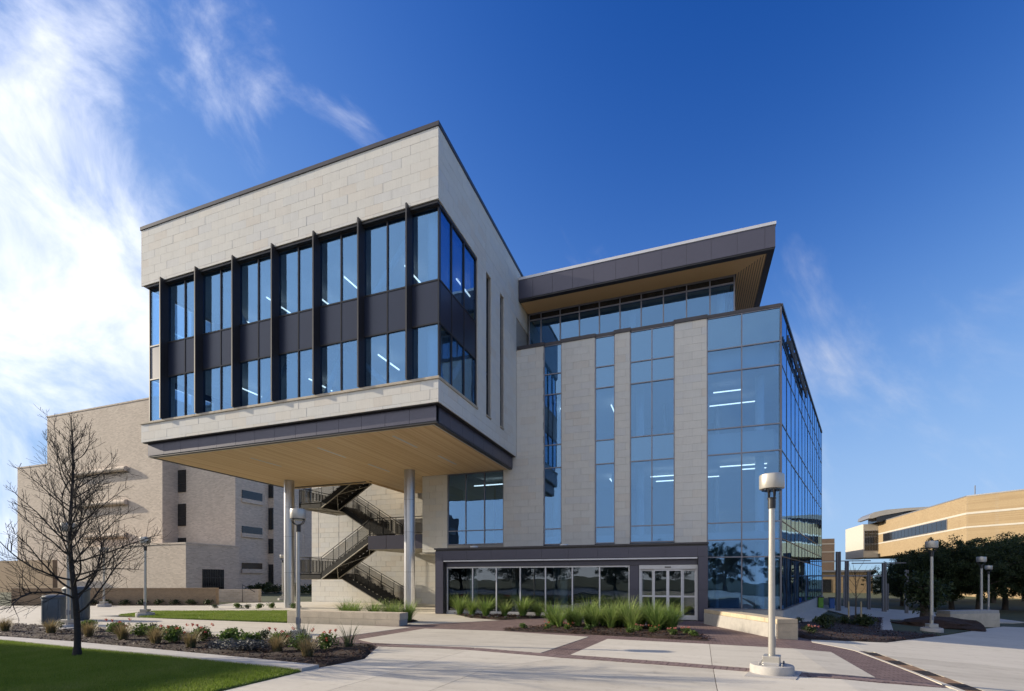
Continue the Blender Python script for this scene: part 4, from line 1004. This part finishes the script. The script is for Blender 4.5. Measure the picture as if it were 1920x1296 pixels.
# ------------------------------------------------------------------ lamp posts
def make_lamp():
    t = thing('lamp_post', 'x', 'lamp post', (0, 0, 0), 'matching drum-headed lamp posts', local=True)
    MB().lathe([(.36, -.15), (.37, -.02), (.37, .13), (.355, .16), (.12, .165)], 0, 0, 32).obj('plinth', 'curb_concrete', t, smooth=True)
    b = MB(); b.ext([(-.20, -.14, .166), (.20, -.14, .166), (.165, -.14, .21), (.165, -.14, .33), (-.165, -.14, .33), (-.165, -.14, .21)], (0, .28, 0)); b.obj('base_casting', 'lamp_paint', t, bevel=.012)
    pole = MB().lathe([(.060, .32), (.050, 3.06)], 0, 0, 20).obj('pole', 'lamp_paint', t, smooth=True)
    MB().box(-.035, .035, -.066, -.05, .48, .68).box(.055, .066, -.03, .03, .5, .64).obj('access_plate', 'mullion_metal', pole)
    for k in range(4):
        a = math.pi / 4 + k * math.pi / 2; MB().lathe([(.018, .16), (.018, .20), (.01, .215)], .26 * math.cos(a), .26 * math.sin(a), 6).obj('anchor_bolt', 'roof_metal', t)
    MB().lathe([(.066, 3.05), (.066, 3.22), (.075, 3.225), (.075, 3.25)], 0, 0, 20).obj('collar', 'black_metal', t, smooth=True)
    for y in (-.045, .045):
        pts = []
        for k in range(13):
            a = math.pi * k / 12; pts.append((-.17 * math.cos(a), y, 3.40 - .16 * math.sin(a) if 0 < k < 12 else 3.46))
        MB().tube(pts, .012, 6).obj('yoke', 'black_metal', t)
    h = MB().lathe([(.18, 3.405), (.205, 3.41), (.211, 3.425), (.211, 3.64), (.204, 3.668), (.18, 3.68), (.05, 3.684), (.05, 3.70), (.03, 3.705)], 0, 0, 32).obj('lamp_head', 'lamp_paint', t, smooth=True)
    MB().lathe([(.17, 3.38), (.17, 3.406)], 0, 0, 24).obj('lens', 'window_dark', h)
    return t
lamp0 = make_lamp()
LAMPS = [((1.46, 10.14), 1.35, 'beige drum-headed lamp post standing on the open concrete by the entrance'),
         ((-10.20, 10.75), .35, 'drum-headed lamp post in the mulch bed, in front of the stone bench'),
         ((-23.8, 15.6), .35, 'drum-headed lamp post at the tip of the back lawn'),
         ((-20.3, 10.75), .1, 'drum-headed lamp post behind the bare tree, beside the bins'),
         ((-34.1, 19.9), .3, 'drum-headed lamp post standing at the low brick planter wall'),
         ((-31.0, 31.0), .3, 'drum-headed lamp post on the shaded lawn below the brick building'),
         ((9.3, 24.4), .2, 'shaded drum-headed lamp post on the grass patch with the dark mulch mound'),
         ((15.0, 33.6), .2, 'shaded drum-headed lamp post beside the grey stone block'),
         ((20.5, 45.0), .2, 'smallest shaded drum-headed lamp post under the oaks')]
for i, ((x, y), rz, lab) in enumerate(LAMPS):
    o = lamp0 if i == 0 else copy_tree(lamp0)
    o.location = (x, y, gz(x)); o.rotation_euler = (0, 0, rz); o['label'] = lab
MB().prism([(.95, 9.62), (1.75, 9.58), (2.0, 10.4), (1.2, 10.6)], -.04, .012).obj('lamp_pad', 'curb_concrete', plaza)
sheet('lamp_pad', [(-20.9, 10.2), (-19.6, 10.2), (-19.6, 11.1), (-20.9, 11.1)], 'curb_concrete', .08, .15, None, kind='structure')
# ------------------------------------------------------------------ bins
def litter_bin(loc, lab, s):
    t = thing('litter_bin', lab, 'bin', loc, 'slate grey litter bins', local=True); t.scale = (s, s, s)
    MB().lathe([(.30, 0), (.33, .04), (.335, .92), (.33, .95)], 0, 0, 28).obj('drum', 'bin_plastic', t, smooth=True)
    MB().lathe([(.35, .95), (.36, .97), (.36, 1.02), (.30, 1.08), (.14, 1.10)], 0, 0, 28).obj('lid', 'bin_plastic', t, smooth=True)
    MB().box(-.03, .03, -.36, -.33, .1, .9).box(.30, .36, -.03, .03, .1, .9).obj('rib', 'bin_plastic', t)
    return t
litter_bin((-22.7, 11.55, .02), 'slate grey round litter bin next to the lamp post behind the bare tree', 1.02)
litter_bin((-24.2, 13.1, 0), 'slate grey litter bin standing behind the first bin', 1.3)
# ------------------------------------------------------------------ steel posts on the right
M('post_steel', (.13, .135, .15), .45, .1, 3, .3)
def post(x, y, h, w, lab, beam=None, cat='post'):
    t = thing('steel_post', lab, cat, (x, y, gz(x)), 'bare steel posts in the shaded court')
    MB().box(x - w, x - w * .3, y - w, y + w, gz(x) - .1, gz(x) + h).box(x + w * .3, x + w, y - w, y + w, gz(x) - .1, gz(x) + h).box(x - w * .3, x + w * .3, y - w * .4, y + w * .4, gz(x) - .1, gz(x) + h - .02).obj('shaft', 'post_steel', t)
    if beam: MB().box(x - beam[0], x + beam[1], y - .08, y + .08, gz(x) + h + .001, gz(x) + h + .07).obj('beam', 'post_steel', t)
post(9.6, 38.7, 4.0, .13, 'thickest tall steel post close to the glass wall')
post(12.0, 46.0, 3.7, .12, 'steel post carrying a long thin beam to both sides', (3.0, 1.6))
post(13.2, 45.0, 2.95, .09, 'short slim steel post beside the twin T post')
post(13.43, 42.6, 3.5, .12, 'T-shaped steel post with a crossbeam on top', (2.0, 1.3))
post(14.7, 46.0, 2.1, .08, 'lowest steel post between the T post and the oaks')
post(14.7, 42.4, 3.1, .09, 'lone steel post standing out before the dark oaks')
pg = thing('pergola', 'flat steel pergola on square posts beyond the steel posts', 'pergola', (12, 52, -.6))
for x in (9.9, 11.6, 13.4, 15.2): box('post', x - .08, x + .08, 52, 52.16, -1, 1.95, 'mullion_metal', pg)
box('roof_beam', 9.2, 16.2, 51.8, 54.5, 1.95, 2.06, 'mullion_metal', pg)
for x, y, col, lab in ((10.0, 42.0, (.02, .09, .30), 'small blue recycling bin by the thick steel post'), (9.2, 41.6, (.12, .30, .03), 'small green bin by the thick steel post')):
    M('bin_' + lab[6:10], col, .5, .1, 5)
    t = thing('recycling_bin', lab, 'bin', (x, y, gz(x))); box('body', x - .16, x + .16, y - .16, y + .16, gz(x) - .02, gz(x) + .75, 'bin_' + lab[6:10], t, .03); box('lid', x - .18, x + .18, y - .18, y + .18, gz(x) + .752, gz(x) + .82, 'black_metal', t)
# mound + boulders
def blob(name, loc, r, mat, lab, cat, kind=None, seed=1, ico=3):
    bm = bmesh.new(); bmesh.ops.create_icosphere(bm, subdivisions=ico, radius=1); rr = random.Random(seed)
    from mathutils import noise as mn
    for v in bm.verts:
        k = 1 + .22 * mn.noise(v.co * 2.3 + Vector((seed, 0, 0))) + .10 * mn.noise(v.co * 7 + Vector((0, seed, 0)))
        v.co = Vector((v.co.x * r[0] * k, v.co.y * r[1] * k, max(v.co.z, -.25) * r[2] * k))
    me = bpy.data.meshes.new(name); bm.to_mesh(me); bm.free(); me.materials.append(MATS[mat])
    o = bpy.data.objects.new(name, me); o.location = loc; COL.objects.link(o); tag(o, lab, cat, None, kind); return o
blob('mulch_mound', (10.9, 28.0, gz(10.9) + .05), (1.7, 1.1, .42), 'mulch_soil', 'dark heap of mulch on the shaded grass patch', 'mound', seed=4)

# ------------------------------------------------------------------ vegetation
def bare_tree(loc):
    t = thing('bare_tree', 'leafless young tree with dark upswept branches on the front lawn', 'tree', loc, local=True)
    r = random.Random(21); trunk = MB(); limbs = MB(); twigs = MB(); Ht = 5.35
    def lead(z): return Vector((.10 * math.sin(z * 1.3) * min(1, z / 2) - .02 * z, .06 * math.sin(z * 1.7 + 1), z))
    zs = [i * Ht / 22 for i in range(23)]
    trunk.tube([(0, 0, -.12)] + [lead(z) for z in zs], [.095] + [max(.007, .062 * (1 - z / Ht) ** .85 + .005) + (.03 if z < .2 else 0) for z in zs], 10)
    def grow(mb, p, d, L, rad, lvl, curve):
        n = max(3, int(L / .09)) if lvl < 2 else max(3, int(L / .12)); pts = [p.copy()]; q = p.copy(); dd = d.normalized()
        wob = Vector((r.uniform(-1, 1), r.uniform(-1, 1), r.uniform(-1, 1)))
        for i in range(n):
            dd = (dd + Vector((0, 0, curve)) / n + Vector((r.uniform(-1, 1), r.uniform(-1, 1), r.uniform(-1, 1))) * .12 + wob * .075).normalized()
            q = q + dd * L / n; pts.append(q.copy())
        mb.tube(pts, [max(.0028, rad * (1 - .85 * i / n)) for i in range(n + 1)], 6 if lvl == 0 else (4 if lvl == 1 else 3), False)
        return pts
    for i in range(46):
        f = (i + r.random()) / 46; z = .95 + f ** .9 * (Ht - 1.25); a = i * 2.399 + r.uniform(-.4, .4)
        L = (1.62 * (1 - f) ** .7 + .45) * r.uniform(.78, 1.15); el = math.radians(r.uniform(2, 40) + 30 * f)
        d = Vector((math.cos(a) * math.cos(el), math.sin(a) * math.cos(el), math.sin(el)))
        rad = .019 * (1 - f) ** .8 + .006
        pts = grow(limbs, lead(z), d, L, rad, 0, 1.25)
        ns = int(L * 7.5) + 2
        for k in range(ns):
            u = .18 + .8 * (k + r.random()) / ns; idx = min(len(pts) - 2, int(u * (len(pts) - 1))); b = pts[idx]; tdir = (pts[idx + 1] - b).normalized()
            side = tdir.cross(Vector((r.uniform(-1, 1), r.uniform(-1, 1), r.uniform(-.4, 1)))).normalized()
            d2 = (tdir * .8 + side * r.uniform(.6, 1.0) + Vector((0, 0, .12))).normalized()
            L2 = L * (1 - u * .6) * r.uniform(.3, .62)
            p2 = grow(twigs, b, d2, L2, max(.0045, rad * .34), 1, .5)
            for m in range(int(L2 * 8) + 1):
                v = .25 + .7 * r.random(); j = min(len(p2) - 2, int(v * (len(p2) - 1))); b3 = p2[j]; td = (p2[j + 1] - b3).normalized()
                s3 = td.cross(Vector((r.uniform(-1, 1), r.uniform(-1, 1), r.uniform(-1, 1)))).normalized()
                grow(twigs, b3, td * .8 + s3 * .8 + Vector((0, 0, .15)), L2 * r.uniform(.25, .5), .0034, 2, .3)
    trunk.obj('trunk', 'bark_dark', t, smooth=True); limbs.obj('limbs', 'bark_dark', t); twigs.obj('crown', 'bark_dark', t)
bare_tree((-12.88, 6.93, 0))

def leaf_quads(V, F, R, c, n, rad, size, r, flat=1.0, shade=None):
    for _ in range(n):
        d = r.normal(size=3); d /= np.linalg.norm(d) + 1e-9; p = c + d * rad * (r.rand() ** .45) * np.array([1, 1, flat])
        a = r.normal(size=3); a /= np.linalg.norm(a); b = np.cross(a, r.normal(size=3)); b /= np.linalg.norm(b) + 1e-9
        s = size * r.uniform(.6, 1.3); k = len(V)
        V += [tuple(p - a * s - b * s * .05), tuple(p + b * s * .5), tuple(p + a * s), tuple(p - b * s * .5)]; F.append((k, k + 1, k + 2, k + 3)); R.append(r.rand())
def oak_mesh(seed, H, cr, nclump, nleaf, leaf):
    r = np.random.RandomState(seed); tr = MB(); V, F, R = [], [], []
    tr.tube([(0, 0, -.3), (.05, 0, .6), (0, .08, H * .3), (.1, .05, H * .55)], [.26, .2, .16, .1], 10)
    tips = []
    for i in range(11):
        a = i * 2.4 + r.uniform(-.3, .3); L = cr * r.uniform(.6, .95); z0 = H * r.uniform(.22, .5); e = r.uniform(.25, .9)
        p = [np.array([0, 0, z0])]; d = np.array([math.cos(a) * math.cos(e), math.sin(a) * math.cos(e), math.sin(e)])
        for k in range(5): d = d + r.normal(size=3) * .14; p.append(p[-1] + d / np.linalg.norm(d) * L / 5)
        tr.tube([tuple(q) for q in p], [.085, .07, .05, .035, .02, .01], 6); tips += p[2:]
    for i in range(nclump):
        if i < len(tips) * 2: c = tips[i % len(tips)] + r.normal(size=3) * .25
        else:
            d = r.normal(size=3); d /= np.linalg.norm(d); q = r.rand() ** .33
            c = np.array([d[0] * cr * q, d[1] * cr * q, H * .56 + d[2] * H * .42 * q])
            c[:2] *= 1 + .18 * math.sin(3 * math.atan2(c[1], c[0]) + seed)
        leaf_quads(V, F, R, c, nleaf, r.uniform(.3, .62), leaf, r, .75)
    return tr, (V, F, R)
def make_oak(seed, H, cr, nc=260, nl=85, leaf=.085):
    t = thing('oak_tree', 'x', 'tree', (0, 0, 0), 'dark evergreen oaks', local=True)
    tr, (V, F, R) = oak_mesh(seed, H, cr, nc, nl, leaf)
    tr.obj('trunk', 'bark_oak', t, smooth=True); mesh_obj('crown', V, F, 'oak_leaves', t, R); return t
oaks = [make_oak(5, 6.6, 3.6), make_oak(8, 6.2, 3.9)]
OAKS = [((20.6, 60.6), .74), ((21.0, 56.5), .86), ((22.4, 54.9), .93), ((23.5, 53.1), 1.01), ((26.9, 56.5), .99), ((28.1, 54.8), 1.01), ((28.0, 71.8), .94), ((32.9, 71.4), 1.15), ((38.9, 77.8), 1.18), ((23.8, 74.5), .61)]
OK_ = [((OAKS[0]), 'small dark oak closest to the lone steel post'), ((OAKS[1]), 'dark oak just behind the slender young tree'), ((OAKS[2]), 'dark oak between the shaded lamp posts'), ((OAKS[3]), 'tallest dark oak, its trunk beside the smallest lamp post'),
       ((OAKS[4]), 'broad dark oak behind the grey stone block'), ((OAKS[5]), 'dark oak at the outer end of the oak row'), ((OAKS[6]), 'rear dark oak under the ribbon windows of the tan building'), ((OAKS[7]), 'rear dark oak below the corner of the tan building'), ((OAKS[8]), 'rear dark oak behind the outer end of the oak row'), ((OAKS[9]), 'lowest dark oak beside the pergola')]
used = set()
for i, (((x, y), s), lab) in enumerate(OK_):
    k = i % 2
    o = oaks[k] if k not in used else copy_tree(oaks[k]); used.add(k)
    o.location = (x, y, gz(x)); o.rotation_euler = (0, 0, i * 1.7); o.scale = (s, s, s * (1 + .06 * (i % 3))); o['label'] = lab
for i, (x, y) in enumerate([(-38, -34), (-29, -38), (-20, -33), (-11, -39), (-3, -34), (6, -38), (14, -33), (23, -37), (32, -33), (42, -36), (52, -30), (60, -18)]):
    o = copy_tree(oaks[i % 2], (x, y, gz(x)), i * 1.3, (1.15, 1.15, 1.1 + .1 * (i % 3))); o['label'] = 'evergreen oak in the row across the car park, outside the view'; o['group'] = 'oaks across the car park'
sheet('car_park', [(-44, -27), (70, -27), (70, -8), (-44, -8)], 'concrete', -.02, .03, None, kind='structure')  # unseen ground, paved pale to bounce light onto the front and soffit
o = copy_tree(oaks[0], (-104, 62, 0), .5, 1.5); o['label'] = 'dark tree beyond the retaining wall at the far edge of the brick building'
sm = make_oak(12, 3.9, 1.0, 60, 40, .09); sm.location = (11.2, 30.2, gz(11.2)); sm['label'] = 'slender young leafy tree rising above the shaded lamp post'
sm2 = thing('young_tree', 'thin staked sapling with bare twigs in the shaded bed', 'tree', (7.0, 25.6, gz(7)), local=True)
mb = MB(); mb.tube([(0, 0, -.1), (.03, 0, 1.2), (0, .03, 2.5)], [.03, .025, .008], 6)
for i in range(9): a = i * 2.4; mb.tube([(0, 0, 1.1 + i * .14), (math.cos(a) * .35, math.sin(a) * .35, 1.6 + i * .14), (math.cos(a) * .45, math.sin(a) * .45, 2.0 + i * .12)], [.01, .006, .003], 4)
mb.obj('trunk', 'bark_oak', sm2)
for dx in (-.25, .22): MB().box(dx - .025, dx + .025, -.02, .02, -.1, 1.0).obj('stake', 'wood_stake', sm2)

def clump(seed, n, h, spread, w, mat, droop=.5, name='grass_clump'):
    r = random.Random(seed); V, F, R = [], [], []
    for i in range(n):
        a = r.uniform(0, 6.283); b0 = r.uniform(0, .09) ; x, y = math.cos(a) * b0, math.sin(a) * b0; a += r.uniform(-.7, .7)
        L = h * r.uniform(.6, 1.12); out = spread * r.uniform(.15, 1.0); k = len(V); sx, sy = -math.sin(a) * w * r.uniform(.7, 1.3), math.cos(a) * w; q = r.random(); dr = droop * r.uniform(.2, 1)
        for j, u in enumerate((0, .35, .7, 1.0)):
            rr = out * u ** 1.6; z = L * (u - dr * .5 * u ** 3) - .03; ww = (1 - u * .9)
            V += [(x + math.cos(a) * rr - sx * ww, y + math.sin(a) * rr - sy * ww, z), (x + math.cos(a) * rr + sx * ww, y + math.sin(a) * rr + sy * ww, z)]
        for j in range(3): F.append((k + 2 * j, k + 2 * j + 1, k + 2 * j + 3, k + 2 * j + 2)); R.append(min(1, max(0, q * .6 + j * .18)))
    me = bpy.data.meshes.new('blades'); me.from_pydata(V, [], F); me.materials.append(MATS[mat]); at = me.attributes.new('rnd', 'FLOAT', 'FACE'); at.data.foreach_set('value', R); me.update(); return me
def plant(name, label, cat, loc, meshes, group, s=1.0, rz=None):
    t = thing(name, label, cat, loc, group, local=True, rz=rnd.uniform(0, 6.28) if rz is None else rz); t.scale = (s, s, s)
    for nm, me in meshes: link(bpy.data.objects.new(nm, me), t)
    return t
CL = [clump(s, 300, 1.04, .82, .0125, 'clump_blades', .8) for s in (1, 2, 3)]
STRAW = [clump(s, 260, .56, .38, .008, 'straw_blades', .6) for s in (4, 5)]
YUC = [clump(s, 46, .62, .40, .012, 'grey_leaves', .3) for s in (6, 7)]
def shrub_mesh(seed, n, rad, size, mat, hz=.8):
    r = np.random.RandomState(seed); V, F, R = [], [], []
    for k in range(14):
        a = r.uniform(0, 6.28); q = rad * r.uniform(0, .75); leaf_quads(V, F, R, np.array([math.cos(a) * q, math.sin(a) * q, rad * hz * r.uniform(.35, 1.1)]), n // 14, rad * .42, size, r, .8)
    for k in range(7):
        a = k * .9; V0 = len(V); e = (math.cos(a) * rad * .6, math.sin(a) * rad * .6, rad * .8)
        V += [(-.006, 0, -.05), (.006, 0, -.05), (e[0], e[1], e[2])]; F.append((V0, V0 + 1, V0 + 2)); R.append(.2)
    me = bpy.data.meshes.new('foliage'); me.from_pydata(V, [], F); me.materials.append(MATS[mat]); at = me.attributes.new('rnd', 'FLOAT', 'FACE'); at.data.foreach_set('value', R); me.update(); return me
def bloom_mesh(seed, n, rad, mat, size=.045):
    r = np.random.RandomState(seed); V, F, R = [], [], []
    for k in range(n):
        a = r.uniform(0, 6.28); q = rad * r.uniform(.2, .9); leaf_quads(V, F, R, np.array([math.cos(a) * q, math.sin(a) * q, rad * r.uniform(.75, 1.35)]), 14, size, size * .7, r)
    me = bpy.data.meshes.new('blossoms'); me.from_pydata(V, [], F); me.materials.append(MATS[mat]); at = me.attributes.new('rnd', 'FLOAT', 'FACE'); at.data.foreach_set('value', R); me.update(); return me
SH = [shrub_mesh(s, 420, .26, .034, 'shrub_leaves') for s in (1, 2)]; SG = [shrub_mesh(s, 380, .22, .026, 'grey_leaves') for s in (3, 4)]; SD = [shrub_mesh(9, 420, .3, .034, 'oak_leaves')]
leaf_mat('blue_leaves', [(.035, .042, .05), (.06, .07, .085), (.10, .11, .125)])
SB = shrub_mesh(17, 1300, .3, .022, 'blue_leaves', .75)
BR = bloom_mesh(1, 6, .26, 'petals_red', .032); BP = bloom_mesh(2, 5, .26, 'petals_pink'); BV = bloom_mesh(3, 6, .2, 'petals_violet', .03)
ORD = ('first', 'second', 'third', 'fourth', 'fifth', 'sixth', 'seventh', 'eighth')
for i, (x, y) in enumerate([(-10.3, 21.2), (-9.45, 20.75), (-8.6, 20.35), (-7.75, 20.5), (-7.05, 21.0), (-6.4, 21.25)]):
    plant('grass_clump', ORD[i] + ' fountain grass of the row against the entrance windows, counted from the round column', 'grass clump', (x, y, .03), [('blades', CL[i % 3])], 'grass clumps against the windows', (1.1, .95, 1.02, .85, 1.15, .9)[i])
for i, (x, y) in enumerate([(-4.6, 17.1), (-4.05, 17.55), (-3.45, 17.95), (-2.85, 17.6), (-2.35, 17.9), (-1.95, 17.2), (-1.55, 17.7), (-1.15, 17.2), (-.75, 17.6), (-.5, 16.9), (-4.25, 16.75), (-3.1, 17.25), (-2.5, 17.1), (-1.75, 16.75), (-.95, 16.7), (-3.7, 17.2)]):
    plant('grass_clump', 'tall green fountain grass massed in the bed before the doors', 'grass clump', (x, y, .03), [('blades', CL[(i + 1) % 3])], 'grass clumps before the doors', (1.05, .9, 1.15, .85, 1.1, 1.2, .95, 1.15, 1.0, 1.05, .8, .95, 1.1, .9, 1.0, .85)[i])
for i, (x, y) in enumerate([(-13.6, 17.0), (-13.0, 16.8), (-12.1, 16.9), (-11.5, 17.0), (-11.0, 16.8), (-10.6, 17.1)]):
    plant('grass_clump', ORD[i] + ' grass clump behind the long stone bench, counted from its lawn end', 'grass clump', (x, y, .03), [('blades', CL[i % 3])], 'grass clumps behind the bench', .95)
for i, (x, y, b) in enumerate([(-5.3, 15.75, 0), (-4.5, 16.0, 1), (-3.75, 15.9, 1), (-3.1, 16.1, 0), (-1.68, 15.5, 0), (-1.55, 16.3, 2), (-1.0, 15.9, 1), (-.4, 15.55, 2), (.15, 15.3, 0), (-.02, 15.95, 2)]):
    ms = [('foliage', SH[i % 2])] + ([('blossoms', BR if b == 1 else BP)] if b else [])
    plant('rose_bush', ('small green rose bush without flowers', 'small rose bush with red flowers', 'small rose bush with salmon pink flowers')[b] + ' in the bed before the doors', 'shrub', (x, y, .03), ms, 'rose bushes before the doors', .75)
for i in range(9):
    x = -9.4 + i * .42; y = 19.98 - abs(i - 3.4) * .02 + max(0, i - 5) * .42 - .25 * min(i, 4) * .5
    plant('pansy', 'low grey violet flowering plant edging the bed by the windows', 'plant', (x, max(19.45, y), .03), [('foliage', SG[i % 2]), ('blossoms', BV)], 'violet edging plants', .5)
for i, (x, y, s) in enumerate([(-7.85, 8.55, 1.0), (-9.0, 8.85, .95), (-11.6, 8.7, .95), (-13.1, 8.85, 1.0), (-14.8, 9.1, 1.05), (-16.6, 9.3, 1.0), (-18.6, 9.4, 1.0), (-20.8, 9.3, 1.0)]):
    plant('straw_grass', ORD[i] + ' straw coloured grass tuft along the kerb, counted from the pointed bed tip', 'grass clump', (x, y, .04), [('blades', STRAW[i % 2])], 'straw tufts along the kerb', s)
for i, (x, y, k) in enumerate([(-17.4, 10.6, 0), (-15.7, 10.5, 0), (-14.4, 10.3, 0), (-13.2, 10.2, 0), (-12.2, 10.35, 0), (-11.5, 9.75, 1), (-10.9, 10.2, 0), (-13.6, 9.6, 1), (-12.4, 9.6, 2), (-11.2, 9.3, 1), (-9.6, 9.55, 2), (-8.3, 9.6, 2), (-10.35, 9.25, 1), (-9.2, 9.9, 3), (-7.9, 10.0, 3), (-12.9, 9.2, 2), (-14.2, 9.55, 1), (-15.2, 9.9, 1), (-16.4, 9.95, 2), (-8.6, 9.2, 1), (-18.3, 10.2, 1), (-10.0, 10.15, 0), (-19.3, 9.9, 0)]):
    if k == 0: plant('shrub', 'small dark grey green shrub along the back of the long bed', 'shrub', (x, y, .04), [('foliage', SG[i % 2])], 'grey shrubs in the long bed', 1.3)
    elif k == 1: plant('shrub', 'bright green leafy shrub in the middle of the long bed', 'shrub', (x, y, .04), [('foliage', SH[i % 2])], 'green shrubs in the long bed', 1.35)
    elif k == 2: plant('lantana', 'green shrub dotted with red flowers in the long bed', 'shrub', (x, y, .04), [('foliage', SH[i % 2]), ('blossoms', BR)], 'red flowered shrubs in the long bed', 1.35)
    else: plant('yucca', 'spiky grey green yucca near the tip of the long bed', 'plant', (x, y, .04), [('blades', YUC[i % 2])], 'yuccas in the long bed', 1.1)
for i in range(8):
    f = i / 7; plant('shrub', ORD[7 - i] + ' small dark shrub along the low brick wall, counted from the short pale wall', 'shrub', (-36.5 + f * 6.8, 20.55 + f * 2.85, .0), [('foliage', SD[0])], 'shrubs along the low wall', 1.25)
for i, (x, y, k) in enumerate([(-24.6, 21.2, 1), (-23.9, 21.3, 0), (-23.2, 21.5, 1), (-22.9, 22.1, 1), (-25.6, 20.6, 0), (-21.6, 22.4, 1), (-20.9, 22.0, 0)]):
    plant('shrub', ('low grey ball shrub', 'bright green low shrub')[k] + ' beside the round column at the back lawn', 'shrub', (x, y, .0), [('foliage', SH[i % 2] if k else SG[i % 2])], ('grey', 'green')[k] + ' shrubs by the column', 1.2)
for i in range(16):
    x = -48 + i * 1.25; plant('hedge_shrub', 'dark hedge shrub along the foot of the brick building', 'shrub', (x, 43.2 if x > -46 else 43.5, 0), [('foliage', SD[0])], 'hedge shrubs by the brick building', 3.2 + .5 * (i % 3))
for i, (x, y, sx, sy, sz) in enumerate([(-9.9, 8.75, 3.0, 1.6, .95), (-11.0, 8.95, 1.0, .8, .6)]):
    o = plant('ground_cover', ('broad low mound of blue grey ground cover near the kerb', 'small tuft of blue grey ground cover beside the broad mound')[i], 'plant', (x, y, .02), [('foliage', SB)], None, 1.0, 0); o.scale = (sx, sy, sz)
r = random.Random(3)
for i in range(16):
    x = r.uniform(4.2, 8.2); y = 20.3 + (x - 4.2) * 1.6 + r.uniform(-1.2, 3.0)
    if inpoly(x, y, BED_R): plant('shrub', 'dark low shrub in the shaded bed beside the glass wall', 'shrub', (x, y, gz(x) + .03), [('foliage', SD[0] if i % 2 else SG[0])], 'shrubs in the shaded bed', r.uniform(.9, 1.5))
plant('rose_bush', 'pink flowering bush at the end of the tan stone bench', 'shrub', (3.75, 18.2, gz(3.75) + .03), [('foliage', SD[0]), ('blossoms', BP)], None, .9)
